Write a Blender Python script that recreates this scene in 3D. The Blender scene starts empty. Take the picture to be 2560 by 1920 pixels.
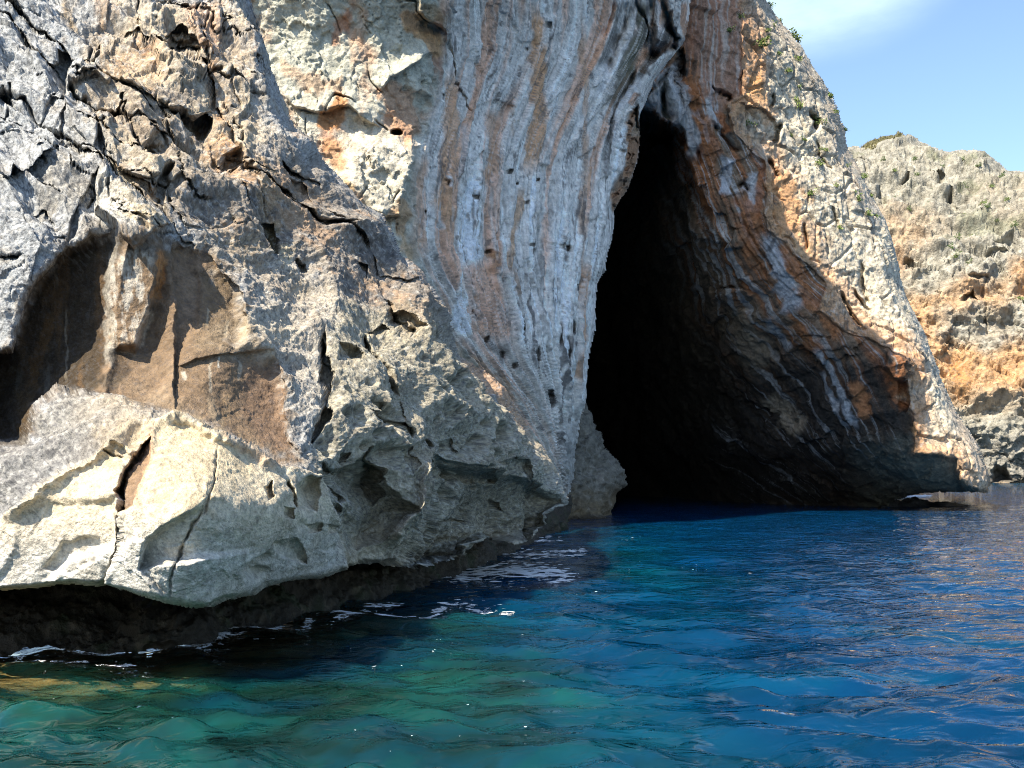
import bpy, math, random
import numpy as np
from concurrent.futures import ThreadPoolExecutor

random.seed(7)
SC = bpy.context.scene
COL = SC.collection

# ------------------------------------------------------------------ camera
FPX, CX, HY, CAMH = 2511.0, 1280.0, 1171.0, 2.0      # photograph pixels (2560 x 1920)
cam_d = bpy.data.cameras.new('camera')
cam_d.sensor_width = 36.0
cam_d.lens = 36.0 * FPX / 2560.0
cam_d.shift_y = (HY - 960.0) / 2560.0
cam_d.clip_start, cam_d.clip_end = 0.1, 5000.0
cam = bpy.data.objects.new('camera', cam_d)
cam.location = (0, 0, CAMH)
cam.rotation_euler = (math.radians(90), 0, 0)
COL.objects.link(cam)
SC.camera = cam

# ------------------------------------------------------------------ sun, sky, exposure
SUN = np.array([-0.46, -0.49, 0.74]); SUN /= np.linalg.norm(SUN)
sun_d = bpy.data.lights.new('sun', 'SUN')
sun_d.energy = 5.0
sun_d.angle = math.radians(0.5)
sun_d.color = (1.0, 0.90, 0.74)
sun = bpy.data.objects.new('sun', sun_d)
from mathutils import Vector
sun.rotation_euler = Vector((-SUN[0], -SUN[1], -SUN[2])).to_track_quat('-Z', 'Y').to_euler()
sun.location = (-40, -20, 60)
COL.objects.link(sun)

world = bpy.data.worlds.new('World'); SC.world = world
world.use_nodes = True
wn = world.node_tree; wn.nodes.clear()
w_out = wn.nodes.new('ShaderNodeOutputWorld')
w_bg = wn.nodes.new('ShaderNodeBackground')
w_sky = wn.nodes.new('ShaderNodeTexSky')
w_sky.sky_type = 'NISHITA'
w_sky.sun_disc = False
w_sky.sun_elevation = math.asin(SUN[2])
w_sky.sun_rotation = math.atan2(SUN[0], SUN[1])
w_sky.altitude = 0; w_sky.air_density = 1.0; w_sky.dust_density = 0.6; w_sky.ozone_density = 2.4
w_bg.inputs['Strength'].default_value = 0.127
# one thin bright cloud high in the sky, given by the direction of view
tc = wn.nodes.new('ShaderNodeTexCoord')
sep = wn.nodes.new('ShaderNodeSeparateXYZ'); wn.links.new(tc.outputs['Generated'], sep.inputs[0])
def wmath(op, a, b=None, c=None):
    n = wn.nodes.new('ShaderNodeMath'); n.operation = op
    for i, v in enumerate((a, b, c)):
        if v is None: continue
        if isinstance(v, (int, float)): n.inputs[i].default_value = v
        else: wn.links.new(v, n.inputs[i])
    return n.outputs[0]
yc = wmath('MAXIMUM', sep.outputs['Y'], 0.05)
px = wmath('DIVIDE', sep.outputs['X'], yc)
pz = wmath('DIVIDE', sep.outputs['Z'], yc)
cn = wn.nodes.new('ShaderNodeTexNoise'); cn.inputs['Scale'].default_value = 9; cn.inputs['Detail'].default_value = 4
wn.links.new(tc.outputs['Generated'], cn.inputs['Vector'])
ex = wmath('DIVIDE', wmath('SUBTRACT', px, (1960 - CX) / FPX), 470 / FPX)
ez = wmath('DIVIDE', wmath('SUBTRACT', pz, (HY + 150) / FPX), 305 / FPX)
er = wmath('SQRT', wmath('ADD', wmath('MULTIPLY', ex, ex), wmath('MULTIPLY', ez, ez)))
er = wmath('ADD', er, wmath('MULTIPLY', wmath('SUBTRACT', cn.outputs['Fac'], 0.5), 0.16))
cmask = wn.nodes.new('ShaderNodeMapRange'); cmask.interpolation_type = 'SMOOTHSTEP'
cmask.inputs['From Min'].default_value = 1.10; cmask.inputs['From Max'].default_value = 0.66
wn.links.new(er, cmask.inputs['Value'])
cfac = wmath('MULTIPLY', cmask.outputs[0], wmath('GREATER_THAN', sep.outputs['Y'], 0.05))
cn2 = wn.nodes.new('ShaderNodeTexNoise'); cn2.inputs['Scale'].default_value = 7; cn2.inputs['Detail'].default_value = 6; cn2.inputs['Roughness'].default_value = .62
cmp_ = wn.nodes.new('ShaderNodeMapping'); cmp_.inputs['Rotation'].default_value = (0, math.radians(-28), 0); cmp_.inputs['Scale'].default_value = (1.0, 1.0, 3.2)
wn.links.new(tc.outputs['Generated'], cmp_.inputs['Vector']); wn.links.new(cmp_.outputs[0], cn2.inputs['Vector'])
cfac = wmath('MULTIPLY', cfac, wmath('ADD', wmath('MULTIPLY', cn2.outputs['Fac'], 1.5), -.12))
cfac = wmath('MINIMUM', cfac, .8)
cmix = wn.nodes.new('ShaderNodeMix'); cmix.data_type = 'RGBA'
wn.links.new(cfac, cmix.inputs['Factor'])
wn.links.new(w_sky.outputs[0], cmix.inputs[6])
cmix.inputs[7].default_value = (3.4, 4.4, 4.8, 1)
wn.links.new(cmix.outputs[2], w_bg.inputs['Color'])
wn.links.new(w_bg.outputs[0], w_out.inputs[0])

SC.view_settings.view_transform = 'Standard'
SC.view_settings.look = 'None'
SC.view_settings.gamma = 1.0
SC.view_settings.use_curve_mapping = False
SC.view_settings.exposure = 1.1
SC.render.engine = 'CYCLES'
SC.cycles.max_bounces = 6
SC.cycles.filter_width = 1.0
SC.cycles.denoising_prefilter = 'NONE'
SC.cycles.use_adaptive_sampling = False
SC.cycles.diffuse_bounces = 3
SC.cycles.glossy_bounces = 3
SC.cycles.transparent_max_bounces = 6
SC.cycles.caustics_reflective = False
SC.cycles.caustics_refractive = False

# ------------------------------------------------------------------ noise (numpy, threaded)
POOL = ThreadPoolExecutor(4)
_r = np.random.RandomState(11)
PERM = np.concatenate([_r.permutation(256)] * 3).astype(np.int32)
_g = _r.normal(size=(256, 3)); _g /= np.linalg.norm(_g, axis=1)[:, None]
GRX, GRY, GRZ = [np.ascontiguousarray(_g[:, i]).astype(np.float32) for i in range(3)]

def _chunks(fn, *arrs):
    shp = arrs[0].shape
    fl = [np.ascontiguousarray(a, dtype=np.float32).ravel() for a in arrs]
    n = fl[0].size; step = 32768
    out = np.empty(n, np.float32)
    def job(i):
        out[i:i + step] = fn(*[a[i:i + step] for a in fl])
    list(POOL.map(job, range(0, n, step)))
    return out.reshape(shp)

def perlin(x, y, z, seed=0):
    def fn(x, y, z):
        x0 = np.floor(x); y0 = np.floor(y); z0 = np.floor(z)
        fx = x - x0; fy = y - y0; fz = z - z0
        xi = (x0.astype(np.int32) + seed * 37) & 255; yi = (y0.astype(np.int32) + seed * 91) & 255; zi = z0.astype(np.int32) & 255
        u = fx * fx * fx * (fx * (fx * 6 - 15) + 10); v = fy * fy * fy * (fy * (fy * 6 - 15) + 10); w = fz * fz * fz * (fz * (fz * 6 - 15) + 10)
        A = PERM[xi]; B = PERM[xi + 1]
        AA = PERM[A + yi]; AB = PERM[A + yi + 1]; BA = PERM[B + yi]; BB = PERM[B + yi + 1]
        def gd(h, dx, dy, dz): return GRX[h] * dx + GRY[h] * dy + GRZ[h] * dz
        a = gd(PERM[AA + zi], fx, fy, fz); b = gd(PERM[BA + zi], fx - 1, fy, fz)
        c = gd(PERM[AB + zi], fx, fy - 1, fz); d = gd(PERM[BB + zi], fx - 1, fy - 1, fz)
        e = gd(PERM[AA + zi + 1], fx, fy, fz - 1); f = gd(PERM[BA + zi + 1], fx - 1, fy, fz - 1)
        g = gd(PERM[AB + zi + 1], fx, fy - 1, fz - 1); h = gd(PERM[BB + zi + 1], fx - 1, fy - 1, fz - 1)
        l1 = a + u * (b - a); l2 = c + u * (d - c); l3 = e + u * (f - e); l4 = g + u * (h - g)
        m1 = l1 + v * (l2 - l1); m2 = l3 + v * (l4 - l3)
        return (m1 + w * (m2 - m1)) * 1.5
    return _chunks(fn, x, y, z)

def fbm(P, s, oct=4, seed=0, gain=0.5, ridged=False, st=(1, 1, 1)):
    sx, sy, sz = s * st[0], s * st[1], s * st[2]
    tot = None; a = 1.0; norm = 0.0
    for o in range(oct):
        n = perlin(P[0] * sx + o * 7.3, P[1] * sy + o * 3.1, P[2] * sz + o * 5.7, seed + o)
        if ridged: n = 1 - 2 * np.abs(n)
        tot = n * a if tot is None else tot + n * a
        norm += a; a *= gain; sx *= 2.03; sy *= 2.03; sz *= 2.03
    return tot / norm

def voronoi(x, y, z, seed=0):
    """distance to the nearest cell point and the second nearest minus the nearest"""
    def mk(which):
        def fn(x, y, z):
            x0 = np.floor(x).astype(np.int32); y0 = np.floor(y).astype(np.int32); z0 = np.floor(z).astype(np.int32)
            f1 = np.full(x.shape, 9.0, np.float32); f2 = f1.copy()
            for i in (-1, 0, 1):
                for j in (-1, 0, 1):
                    for k in (-1, 0, 1):
                        h = PERM[PERM[PERM[(x0 + i + seed * 17) & 255] + ((y0 + j) & 255)] + ((z0 + k) & 255)]
                        dx = x0 + i + RX[h] - x; dy = y0 + j + RY[h] - y; dz = z0 + k + RZ[h] - z
                        d = dx * dx + dy * dy + dz * dz
                        m = d < f1
                        f2 = np.where(m, f1, np.minimum(f2, d)); f1 = np.where(m, d, f1)
            return np.sqrt(f1) if which == 0 else np.sqrt(f2) - np.sqrt(f1)
        return fn
    return _chunks(mk(0), x, y, z), _chunks(mk(1), x, y, z)
def cellval(x, y, z, seed=0):
    """a random value per cell, for rock that breaks into blocks"""
    def fn(x, y, z):
        x0 = np.floor(x).astype(np.int32); y0 = np.floor(y).astype(np.int32); z0 = np.floor(z).astype(np.int32)
        f1 = np.full(x.shape, 9.0, np.float32); val = np.zeros(x.shape, np.float32)
        for i in (-1, 0, 1):
            for j in (-1, 0, 1):
                for k in (-1, 0, 1):
                    h = PERM[PERM[PERM[(x0 + i + seed * 17) & 255] + ((y0 + j) & 255)] + ((z0 + k) & 255)]
                    dx = x0 + i + RX[h] - x; dy = y0 + j + RY[h] - y; dz = z0 + k + RZ[h] - z
                    d = dx * dx + dy * dy + dz * dz
                    m = d < f1
                    # every block also has a tilted face of its own
                    v = RX[255 - h] - .5 + .7 * ((RY[255 - h] - .5) * dx + (RZ[255 - h] - .5) * dy + (RX[h] - .5) * dz)
                    f1 = np.where(m, d, f1); val = np.where(m, v, val)
        return val
    return _chunks(fn, x, y, z)
RX, RY, RZ = [_r.rand(256).astype(np.float32) for _ in range(3)]

def sstep(a, b, x):
    t = np.clip((x - a) / (b - a), 0, 1)
    return t * t * (3 - 2 * t)

# ------------------------------------------------------------------ plan geometry helpers
def T(scale, ox, oy, *pts):
    """points read off an enlarged crop, brought to photograph pixels"""
    return [(p[0] / scale + ox, p[1] / scale + oy) for p in pts]

def seg_dist(px, py, pts):
    """distance to a polyline, and the share of its length run at the nearest point"""
    best = np.full(px.shape, 1e9, np.float32); tt = np.zeros(px.shape, np.float32)
    L = [0.0]
    for a, b in zip(pts[:-1], pts[1:]): L.append(L[-1] + math.hypot(b[0] - a[0], b[1] - a[1]))
    for i, (a, b) in enumerate(zip(pts[:-1], pts[1:])):
        dx, dy = b[0] - a[0], b[1] - a[1]; l2 = dx * dx + dy * dy + 1e-9
        t = np.clip(((px - a[0]) * dx + (py - a[1]) * dy) / l2, 0, 1)
        d = (px - a[0] - t * dx) ** 2 + (py - a[1] - t * dy) ** 2
        m = d < best
        best = np.where(m, d, best); tt = np.where(m, (L[i] + t * (L[i + 1] - L[i])) / max(L[-1], 1e-6), tt)
    return np.sqrt(best), tt

def inside(px, py, pts):
    r = np.zeros(px.shape, bool)
    n = len(pts)
    for i in range(n):
        x1, y1 = pts[i]; x2, y2 = pts[(i + 1) % n]
        if y1 == y2: continue
        c = ((y1 > py) != (y2 > py)) & (px < (x2 - x1) * (py - y1) / (y2 - y1) + x1)
        r ^= c
    return r

def poly_sd(px, py, pts):
    d, _ = seg_dist(px, py, list(pts) + [pts[0]])
    return np.where(inside(px, py, pts), d, -d)

def rbf(ctrl, xs, ys, lam=2e-4):
    """thin plate through (x, y, distance), fitted to one over the distance so that flat faces stay flat"""
    c = np.array(ctrl, float); q = c[:, :2] / 1000.0; v = 1.0 / c[:, 2]
    n = len(c)
    def U(r2): return 0.5 * r2 * np.log(r2 + 1e-12)
    K = U(((q[:, None] - q[None]) ** 2).sum(-1)) + np.eye(n) * lam
    Pm = np.hstack([np.ones((n, 1)), q])
    A = np.vstack([np.hstack([K, Pm]), np.hstack([Pm.T, np.zeros((3, 3))])])
    w = np.linalg.solve(A, np.concatenate([v, np.zeros(3)]))
    cx = np.linspace(xs[0], xs[-1], 170); cy = np.linspace(ys[0], ys[-1], 170)
    gx, gy = np.meshgrid(cx, cy)
    g = np.stack([gx.ravel(), gy.ravel()], 1) / 1000.0
    r = U(((g[:, None] - q[None]) ** 2).sum(-1)) @ w[:n] + w[n] + g @ w[n + 1:]
    r = r.reshape(gx.shape)
    # smooth (Catmull-Rom) upsampling, first along x then along y
    def up(a, src, dst):
        t = (dst - src[0]) / (src[1] - src[0]); i = np.clip(np.floor(t).astype(int), 0, len(src) - 2); f = (t - i)
        g = lambda k: a[:, np.clip(i + k, 0, len(src) - 1)]
        p0, p1, p2, p3 = g(-1), g(0), g(1), g(2)
        return p1 + 0.5 * f * (p2 - p0 + f * (2 * p0 - 5 * p1 + 4 * p2 - p3 + f * (3 * (p1 - p2) + p3 - p0)))
    r = up(r, cx, xs); r = up(r.T, cy, ys).T
    return (1.0 / np.clip(r, 1.0 / 400, 1.0 / 4)).astype(np.float32)

def world_pt(x, y, Z):
    return (x - CX) / FPX * Z, Z, CAMH + (HY - y) / FPX * Z

# ------------------------------------------------------------------ materials
def rock_material(name, grain, bump, bump_scale, rough=0.92):
    m = bpy.data.materials.new(name); m.use_nodes = True
    nt = m.node_tree; nt.nodes.clear()
    N = nt.nodes.new; L = nt.links.new
    out = N('ShaderNodeOutputMaterial'); b = N('ShaderNodeBsdfPrincipled')
    at = N('ShaderNodeAttribute'); at.attribute_name = 'albedo'
    co = N('ShaderNodeTexCoord')
    n1 = N('ShaderNodeTexNoise'); n1.inputs['Scale'].default_value = grain; n1.inputs['Detail'].default_value = 8; n1.inputs['Roughness'].default_value = 0.7
    n2 = N('ShaderNodeTexNoise'); n2.inputs['Scale'].default_value = bump_scale; n2.inputs['Detail'].default_value = 7; n2.inputs['Roughness'].default_value = 0.68
    L(co.outputs['Object'], n1.inputs['Vector']); L(co.outputs['Object'], n2.inputs['Vector'])
    mr = N('ShaderNodeMapRange'); mr.inputs['From Min'].default_value = 0.3; mr.inputs['From Max'].default_value = 0.7
    mr.inputs['To Min'].default_value = 0.58; mr.inputs['To Max'].default_value = 1.36
    L(n1.outputs['Fac'], mr.inputs['Value'])
    mx = N('ShaderNodeVectorMath'); mx.operation = 'SCALE'
    L(at.outputs['Color'], mx.inputs[0]); L(mr.outputs[0], mx.inputs['Scale'])
    L(mx.outputs[0], b.inputs['Base Color'])
    b.inputs['Roughness'].default_value = rough
    b.inputs['Specular IOR Level'].default_value = 0.15
    bp = N('ShaderNodeBump'); bp.inputs['Strength'].default_value = 1.0; bp.inputs['Distance'].default_value = bump
    L(n2.outputs['Fac'], bp.inputs['Height']); L(bp.outputs[0], b.inputs['Normal'])
    L(b.outputs[0], out.inputs[0])
    return m

M_NEAR = rock_material('near_limestone', 9.0, 0.05, 14.0)
M_MID = rock_material('streaked_limestone', 4.0, 0.10, 5.0)
M_FAR = rock_material('distant_limestone', 1.0, 0.5, 1.2)

# ------------------------------------------------------------------ a sculpted rock mass
class Relief:
    def __init__(s, xs, ys, ctrl, warp=(7.0, 0.02), seed=1):
        s.xs = np.asarray(xs, np.float32); s.ys = np.asarray(ys, np.float32); s.seed = seed
        s.X, s.Y = np.meshgrid(s.xs, s.ys)
        s.Z = rbf(ctrl, s.xs, s.ys)
        s.base = world_pt(s.X, s.Y, s.Z)
        P = np.stack(s.base, -1)
        n = np.cross(np.gradient(P, axis=0), np.gradient(P, axis=1))
        n /= np.linalg.norm(n, axis=-1)[..., None] + 1e-9
        s.N = n.astype(np.float32)
        s.dz = np.zeros_like(s.X); s.dn = np.zeros_like(s.X)
        zero = np.zeros_like(s.X)
        a, f = warp
        s.WX = s.X + a * (perlin(s.X * f, s.Y * f, zero, seed) + 0.5 * perlin(s.X * f * 3, s.Y * f * 3, zero, seed + 1))
        s.WY = s.Y + a * (perlin(s.X * f, s.Y * f, zero + 9.5, seed + 2) + 0.5 * perlin(s.X * f * 3, s.Y * f * 3, zero + 9.5, seed + 3))
        s.edge = fbm((s.X, s.Y, zero), 0.035, 3, seed + 5)       # ragged margins for stains
        s.C = np.zeros(s.X.shape + (3,), np.float32)
        s.label = np.zeros(s.X.shape, np.int32)
    def win(s, pts, m):
        x = [p[0] for p in pts]; y = [p[1] for p in pts]
        i0, i1 = np.searchsorted(s.ys, min(y) - m), np.searchsorted(s.ys, max(y) + m)
        j0, j1 = np.searchsorted(s.xs, min(x) - m), np.searchsorted(s.xs, max(x) + m)
        if i1 - i0 < 1 or j1 - j0 < 1: return None
        return slice(i0, i1), slice(j0, j1)
    def crack(s, pts, w, depth, taper=True):
        k = s.win(pts, w * 4 + 16)
        if k is None: return
        d, t = seg_dist(s.WX[k], s.WY[k], pts)
        g = np.exp(-(d / w) ** 2) * depth * (0.75 + 0.9 * s.edge[k])
        if taper: g = g * np.clip(np.minimum(t, 1 - t) * 6, 0.15, 1)
        s.dz[k] += np.maximum(g, 0)
    def poly(s, pts, dz, soft=4, lab=None, grad=None):
        """push a whole patch back (+) or forward (-); grad tilts it across its extent"""
        k = s.win(pts, soft * 3 + 16)
        if k is None: return
        sd = poly_sd(s.WX[k], s.WY[k], pts)
        f = sstep(-soft, soft, sd)
        add = dz * f
        if grad:
            mx = sum(p[0] for p in pts) / len(pts); my = sum(p[1] for p in pts) / len(pts)
            add = add + f * ((s.X[k] - mx) * grad[0] + (s.Y[k] - my) * grad[1])
        s.dz[k] += add
        if lab is not None:
            l = s.label[k]; l[sd > 0] = lab; s.label[k] = l
    def dome(s, pts, dz, p=0.5):
        """swell (-) or hollow (+) that is deepest in the middle of the patch"""
        k = s.win(pts, 16)
        if k is None: return
        sd = np.maximum(poly_sd(s.WX[k], s.WY[k], pts), 0); s.dz[k] += dz * (sd / (sd.max() + 1e-6)) ** p
    def pit(s, x, y, rx, ry, dz, ang=0):
        k = s.win([(x - rx, y - ry), (x + rx, y + ry)], max(rx, ry) + 12)
        if k is None: return
        c, sn = math.cos(ang), math.sin(ang)
        dx, dy = s.WX[k] - x, s.WY[k] - y
        r = ((dx * c + dy * sn) / rx) ** 2 + ((-dx * sn + dy * c) / ry) ** 2
        s.dz[k] += dz * sstep(1.15, 0.35, r)
    def lip(s, pts, dz, reach, side=1):
        """a step along a line: one side stands proud by dz and fades out over reach"""
        k = s.win(pts, reach + 16)
        if k is None: return
        px, py = s.WX[k], s.WY[k]
        d, t = seg_dist(px, py, pts)
        best = np.full(px.shape, 1e9); sg = np.zeros(px.shape)
        for a, b in zip(pts[:-1], pts[1:]):
            dx, dy = b[0] - a[0], b[1] - a[1]; l2 = dx * dx + dy * dy + 1e-9
            tt = np.clip(((px - a[0]) * dx + (py - a[1]) * dy) / l2, 0, 1)
            q = (px - a[0] - tt * dx) ** 2 + (py - a[1] - tt * dy) ** 2
            c = dx * (py - a[1]) - dy * (px - a[0])
            m = q < best; best = np.where(m, q, best); sg = np.where(m, np.sign(c), sg)
        f = np.exp(-(d / reach) ** 2 * 2.5) * np.clip(np.minimum(t, 1 - t) * 7, 0, 1)
        s.dz[k] -= dz * f * sstep(-2.5, 2.5, d * sg * side)
    # colour
    def fill(s, c): s.C[:] = c
    def mix(s, mask, c):
        m = np.clip(mask, 0, 1)[..., None]
        s.C = s.C * (1 - m) + np.asarray(c, np.float32) * m
    def paint(s, pts, c, amt=1.0, soft=14, rag=30):
        k = s.win(pts, soft + rag)
        if k is None: return
        sd = poly_sd(s.WX[k], s.WY[k], pts) + rag * s.edge[k]
        m = (sstep(-soft, soft, sd) * amt)[..., None]
        s.C[k] = s.C[k] * (1 - m) + np.asarray(c, np.float32) * m
    def stroke(s, pts, w, c, amt=1.0, rag=0.8, taper=True):
        k = s.win(pts, w * 3 + 16)
        if k is None: return
        d, t = seg_dist(s.WX[k], s.WY[k], pts)
        ww = w * (1 + rag * s.edge[k] * 1.6)
        m = sstep(1.25, 0.55, d / np.maximum(ww, 0.5)) * amt
        if taper: m = m * np.clip(np.minimum(t, 1 - t) * 8, 0, 1)
        m = m[..., None]
        s.C[k] = s.C[k] * (1 - m) + np.asarray(c, np.float32) * m
    def rim(s, pts, w, depth):
        """the mass rounds away from us towards its outline"""
        k = s.win(pts, w + 4)
        d, _ = seg_dist(s.X[k], s.Y[k], pts)
        q = np.clip(1 - d / w, 0, 1)
        s.dz[k] += depth * (1 - np.sqrt(np.maximum(1 - q * q, 0)))
    def points(s):
        Z = s.Z + s.dz
        p = world_pt(s.X, s.Y, Z)
        return np.stack([p[i] + s.N[..., i] * s.dn for i in range(3)], -1)
    def build(s, mask, names, mat, parent=None, skirt=(0.5, 1.6, 4.0, 9.0), smooth=True):
        P = s.points()
        vi = mask[:-1, :-1] & mask[1:, :-1] & mask[:-1, 1:] & mask[1:, 1:]
        lab = s.label[:-1, :-1]
        ny, nx = mask.shape
        idx = np.arange(ny * nx).reshape(ny, nx)
        C = np.clip(s.C, 0.004, 0.95).reshape(-1, 3); V = P.reshape(-1, 3)
        objs = {}
        # outline edges of the whole mass, carried back into the hill so that it is not a thin shell
        pad = np.pad(vi, 1)
        ve = pad[1:-1, 1:] != pad[1:-1, :-1]            # between columns
        he = pad[1:, 1:-1] != pad[:-1, 1:-1]
        a1, b1 = idx[:-1, :][ve], idx[1:, :][ve]
        a2, b2 = idx[:, :-1][he], idx[:, 1:][he]
        fv = pad[1:-1, 1:][ve]; fh = pad[1:, 1:-1][he]
        E = np.concatenate([np.stack([np.where(fv, b1, a1), np.where(fv, a1, b1)], 1), np.stack([np.where(fh, a2, b2), np.where(fh, b2, a2)], 1)])
        for l in sorted(names):
            f = vi & (lab == l)
            if not f.any(): continue
            q = np.stack([idx[:-1, :-1][f], idx[1:, :-1][f], idx[1:, 1:][f], idx[:-1, 1:][f]], 1)
            used, inv = np.unique(q, return_inverse=True)
            q = inv.reshape(q.shape)
            verts = V[used]; cols = C[used]
            if l == 0 and skirt:
                eu, einv = np.unique(E, return_inverse=True); ee = einv.reshape(E.shape)
                vs = V[eu]; cs = C[eu]
                ray = vs - np.array([0, 0, CAMH]); ln = np.linalg.norm(ray, axis=1)[:, None]; ray = ray / ln
                cen = V.reshape(ny, nx, 3)[mask].mean(0)
                inw = cen - vs; inw /= np.linalg.norm(inw, axis=1)[:, None]
                base = len(verts); n = len(eu)
                layers = [vs]
                for kk in skirt:
                    jit = np.stack([perlin(vs[:, 0] * 1.3, vs[:, 1] * 1.3, vs[:, 2] * 1.3 + kk, 5 + i) for i in range(3)], 1)
                    layers.append(vs + ray * kk + inw * kk * 0.12 + jit * 0.12 * kk * 0.3)
                verts = np.concatenate([verts] + layers); cols = np.concatenate([cols] + [cs] * len(layers))
                for m in range(len(layers) - 1):
                    o0, o1 = base + m * n, base + (m + 1) * n
                    q = np.concatenate([q, np.stack([ee[:, 0] + o0, ee[:, 1] + o0, ee[:, 1] + o1, ee[:, 0] + o1], 1)])
            if parent is not None: verts = verts - np.array(parent.location)
            me = quad_mesh(names[l], verts, q, cols, smooth)
            me.materials.append(mat)
            o = bpy.data.objects.new(names[l], me); COL.objects.link(o)
            if parent is not None: o.parent = parent
            objs[l] = o
        return objs

def quad_mesh(name, verts, q, cols=None, smooth=True):
    me = bpy.data.meshes.new(name)
    nv, nq = len(verts), len(q)
    me.vertices.add(nv); me.vertices.foreach_set('co', np.ascontiguousarray(verts, np.float32).ravel())
    me.loops.add(nq * 4); me.loops.foreach_set('vertex_index', np.ascontiguousarray(q, np.int32).ravel())
    me.polygons.add(nq)
    me.polygons.foreach_set('loop_start', np.arange(0, nq * 4, 4, dtype=np.int32))
    me.polygons.foreach_set('loop_total', np.full(nq, 4, np.int32))
    me.polygons.foreach_set('use_smooth', np.full(nq, smooth, bool))
    me.update(calc_edges=True)
    if cols is not None:
        at = me.attributes.new('albedo', 'FLOAT_COLOR', 'POINT')
        at.data.foreach_set('color', np.concatenate([cols, np.ones((nv, 1))], 1).astype(np.float32).ravel())
    return me

def empty(name, loc, label=None, cat=None, kind=None, group=None):
    o = bpy.data.objects.new(name, None); o.location = loc; o.empty_display_size = 0.5
    COL.objects.link(o); tag(o, label, cat, kind, group)
    return o
def tag(o, label=None, cat=None, kind=None, group=None):
    if label: o['label'] = label
    if cat: o['category'] = cat
    if kind: o['kind'] = kind
    if group: o['group'] = group
    return o
def graded(a, b, fine, lo, hi, coarse):
    return np.concatenate([np.arange(lo, a, coarse), np.arange(a, b, fine), np.arange(b, hi, coarse)])

# ================================================================== near cliff
A = lambda *p: T(2.37, 0, 0, *p)          # upper left crop
B = lambda *p: T(2.37, 0, 600, *p)        # recess crop
D = lambda *p: T(2.073, 700, 600, *p)     # nose crop
G = lambda *p: T(1.728, 0, 1250, *p)      # waterline crop
Q = lambda *p: T(3.456, 0, 0, *p)         # closest crop of the upper left corner
K = lambda *p: T(3.456, 640, 400, *p)     # crest crop
J = lambda *p: T(2.765, 640, 850, *p)     # honeycomb crop

near_ctrl = [(-700,1480,13.5),(-400,1480,11.2),(-200,1480,10.3),(0,1479,9.9),(255,1470,9.7),(480,1516,9.7),(666,1464,11.2),(903,1412,13.6),(1146,1400,15.6),(1300,1350,17.6),(1366,1314,18.6),(1407,1232,19.2),
 (100,1300,9.8),(300,1250,9.5),(500,1250,9.4),(700,1280,10.7),(450,1080,10.6),(620,1150,10.9),(850,1280,12.6),(1000,1250,13.8),(1150,1250,15.8),(1300,1200,17.8),
 (200,900,11.4),(400,900,11.5),(550,900,11.8),(700,1000,12.4),(60,1000,10.9),(-200,1000,11.0),(-450,1000,12.4),(-700,1000,15),
 (150,640,11.9),(0,640,11.5),(-200,640,12.0),(-700,640,16),(400,620,12.4),(550,700,13.0),
 (0,300,13.4),(0,0,15),(-200,0,15.2),(150,300,13.7),(300,300,14.0),(300,0,15.9),(450,300,14.6),(600,100,16.8),(600,300,15.4),(700,450,15.2),(560,550,13.9),(700,700,14.3),(830,800,14.6),(850,600,15.8),(950,750,15.5),(900,950,13.6),(1050,1000,14.9),(1100,900,15.8),(1200,1050,16.6),
 (650,50,17.4),(690,230,16.2),(740,320,16.0),(840,447,16.2),(900,510,16.4),(1000,645,16.6),(1127,807,17.2),(1231,952,17.9),(1322,1087,18.7),
 (-200,-350,21),(300,-350,21),(560,-350,22),(-700,-350,25),(-700,0,20)]
crest = [(560,-420),(585,-200),(619,0),(645,55),(662,100),(676,139),(678,181),(700,228),(738,320),(780,350),(806,405),(840,447),(873,485),(900,510),(950,540),(975,578),(984,603),(1005,645),(1039,671),(1057,692),(1091,740),(1110,769),(1127,807),(1129,841),(1144,885),(1182,913),(1231,952),(1255,967),(1279,1010),(1303,1049),(1322,1087),(1351,1111),(1375,1155),(1399,1208),(1407,1232)]
toe = [(1407,1232),(1395,1261),(1370,1285),(1366,1314),(1332,1343),(1303,1352),(1274,1366),(1245,1352),(1211,1345),(1178,1353),(1175,1383),(1146,1400),(1071,1409),(984,1415),(903,1412),(868,1418),(799,1447),(723,1455),(666,1464),(631,1487),(567,1499),(521,1516),(480,1516),(417,1505),(347,1490),(301,1479),(255,1470),(174,1464),(104,1470),(0,1479),(-200,1485),(-700,1490)]
near = Relief(np.concatenate([np.arange(-700, -320, 12), np.arange(-320, -20, 4.6), np.arange(-20, 1424, 2.0)]), np.concatenate([np.arange(-200, -12, 5.0), np.arange(-12, 1530, 2.0)]), near_ctrl, seed=21)
X, Y, P0 = near.X, near.Y, near.base
near.rim(crest, 46, 2.6)
near.rim(toe[:-2], 16, 0.8)

# ---- large forms
recess = B((400,60),(310,160),(220,240),(150,380),(100,520),(85,640),(-200,660),(-200,1190),(60,1240),(150,1220),(200,1020),(350,900),(600,950),(820,1020),(1030,1056),(1100,1060),(1300,1150),(1500,1225),(1700,1330),(1780,1310),(1720,1150),(1650,900),(1600,750),(1430,640),(1430,500),(1390,300),(1200,90),(1020,20),(960,-20),(700,5),(520,20))
near.poly(recess, 0.16, 22, lab=1)
near.dome(recess, 0.22, 1.0)
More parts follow.
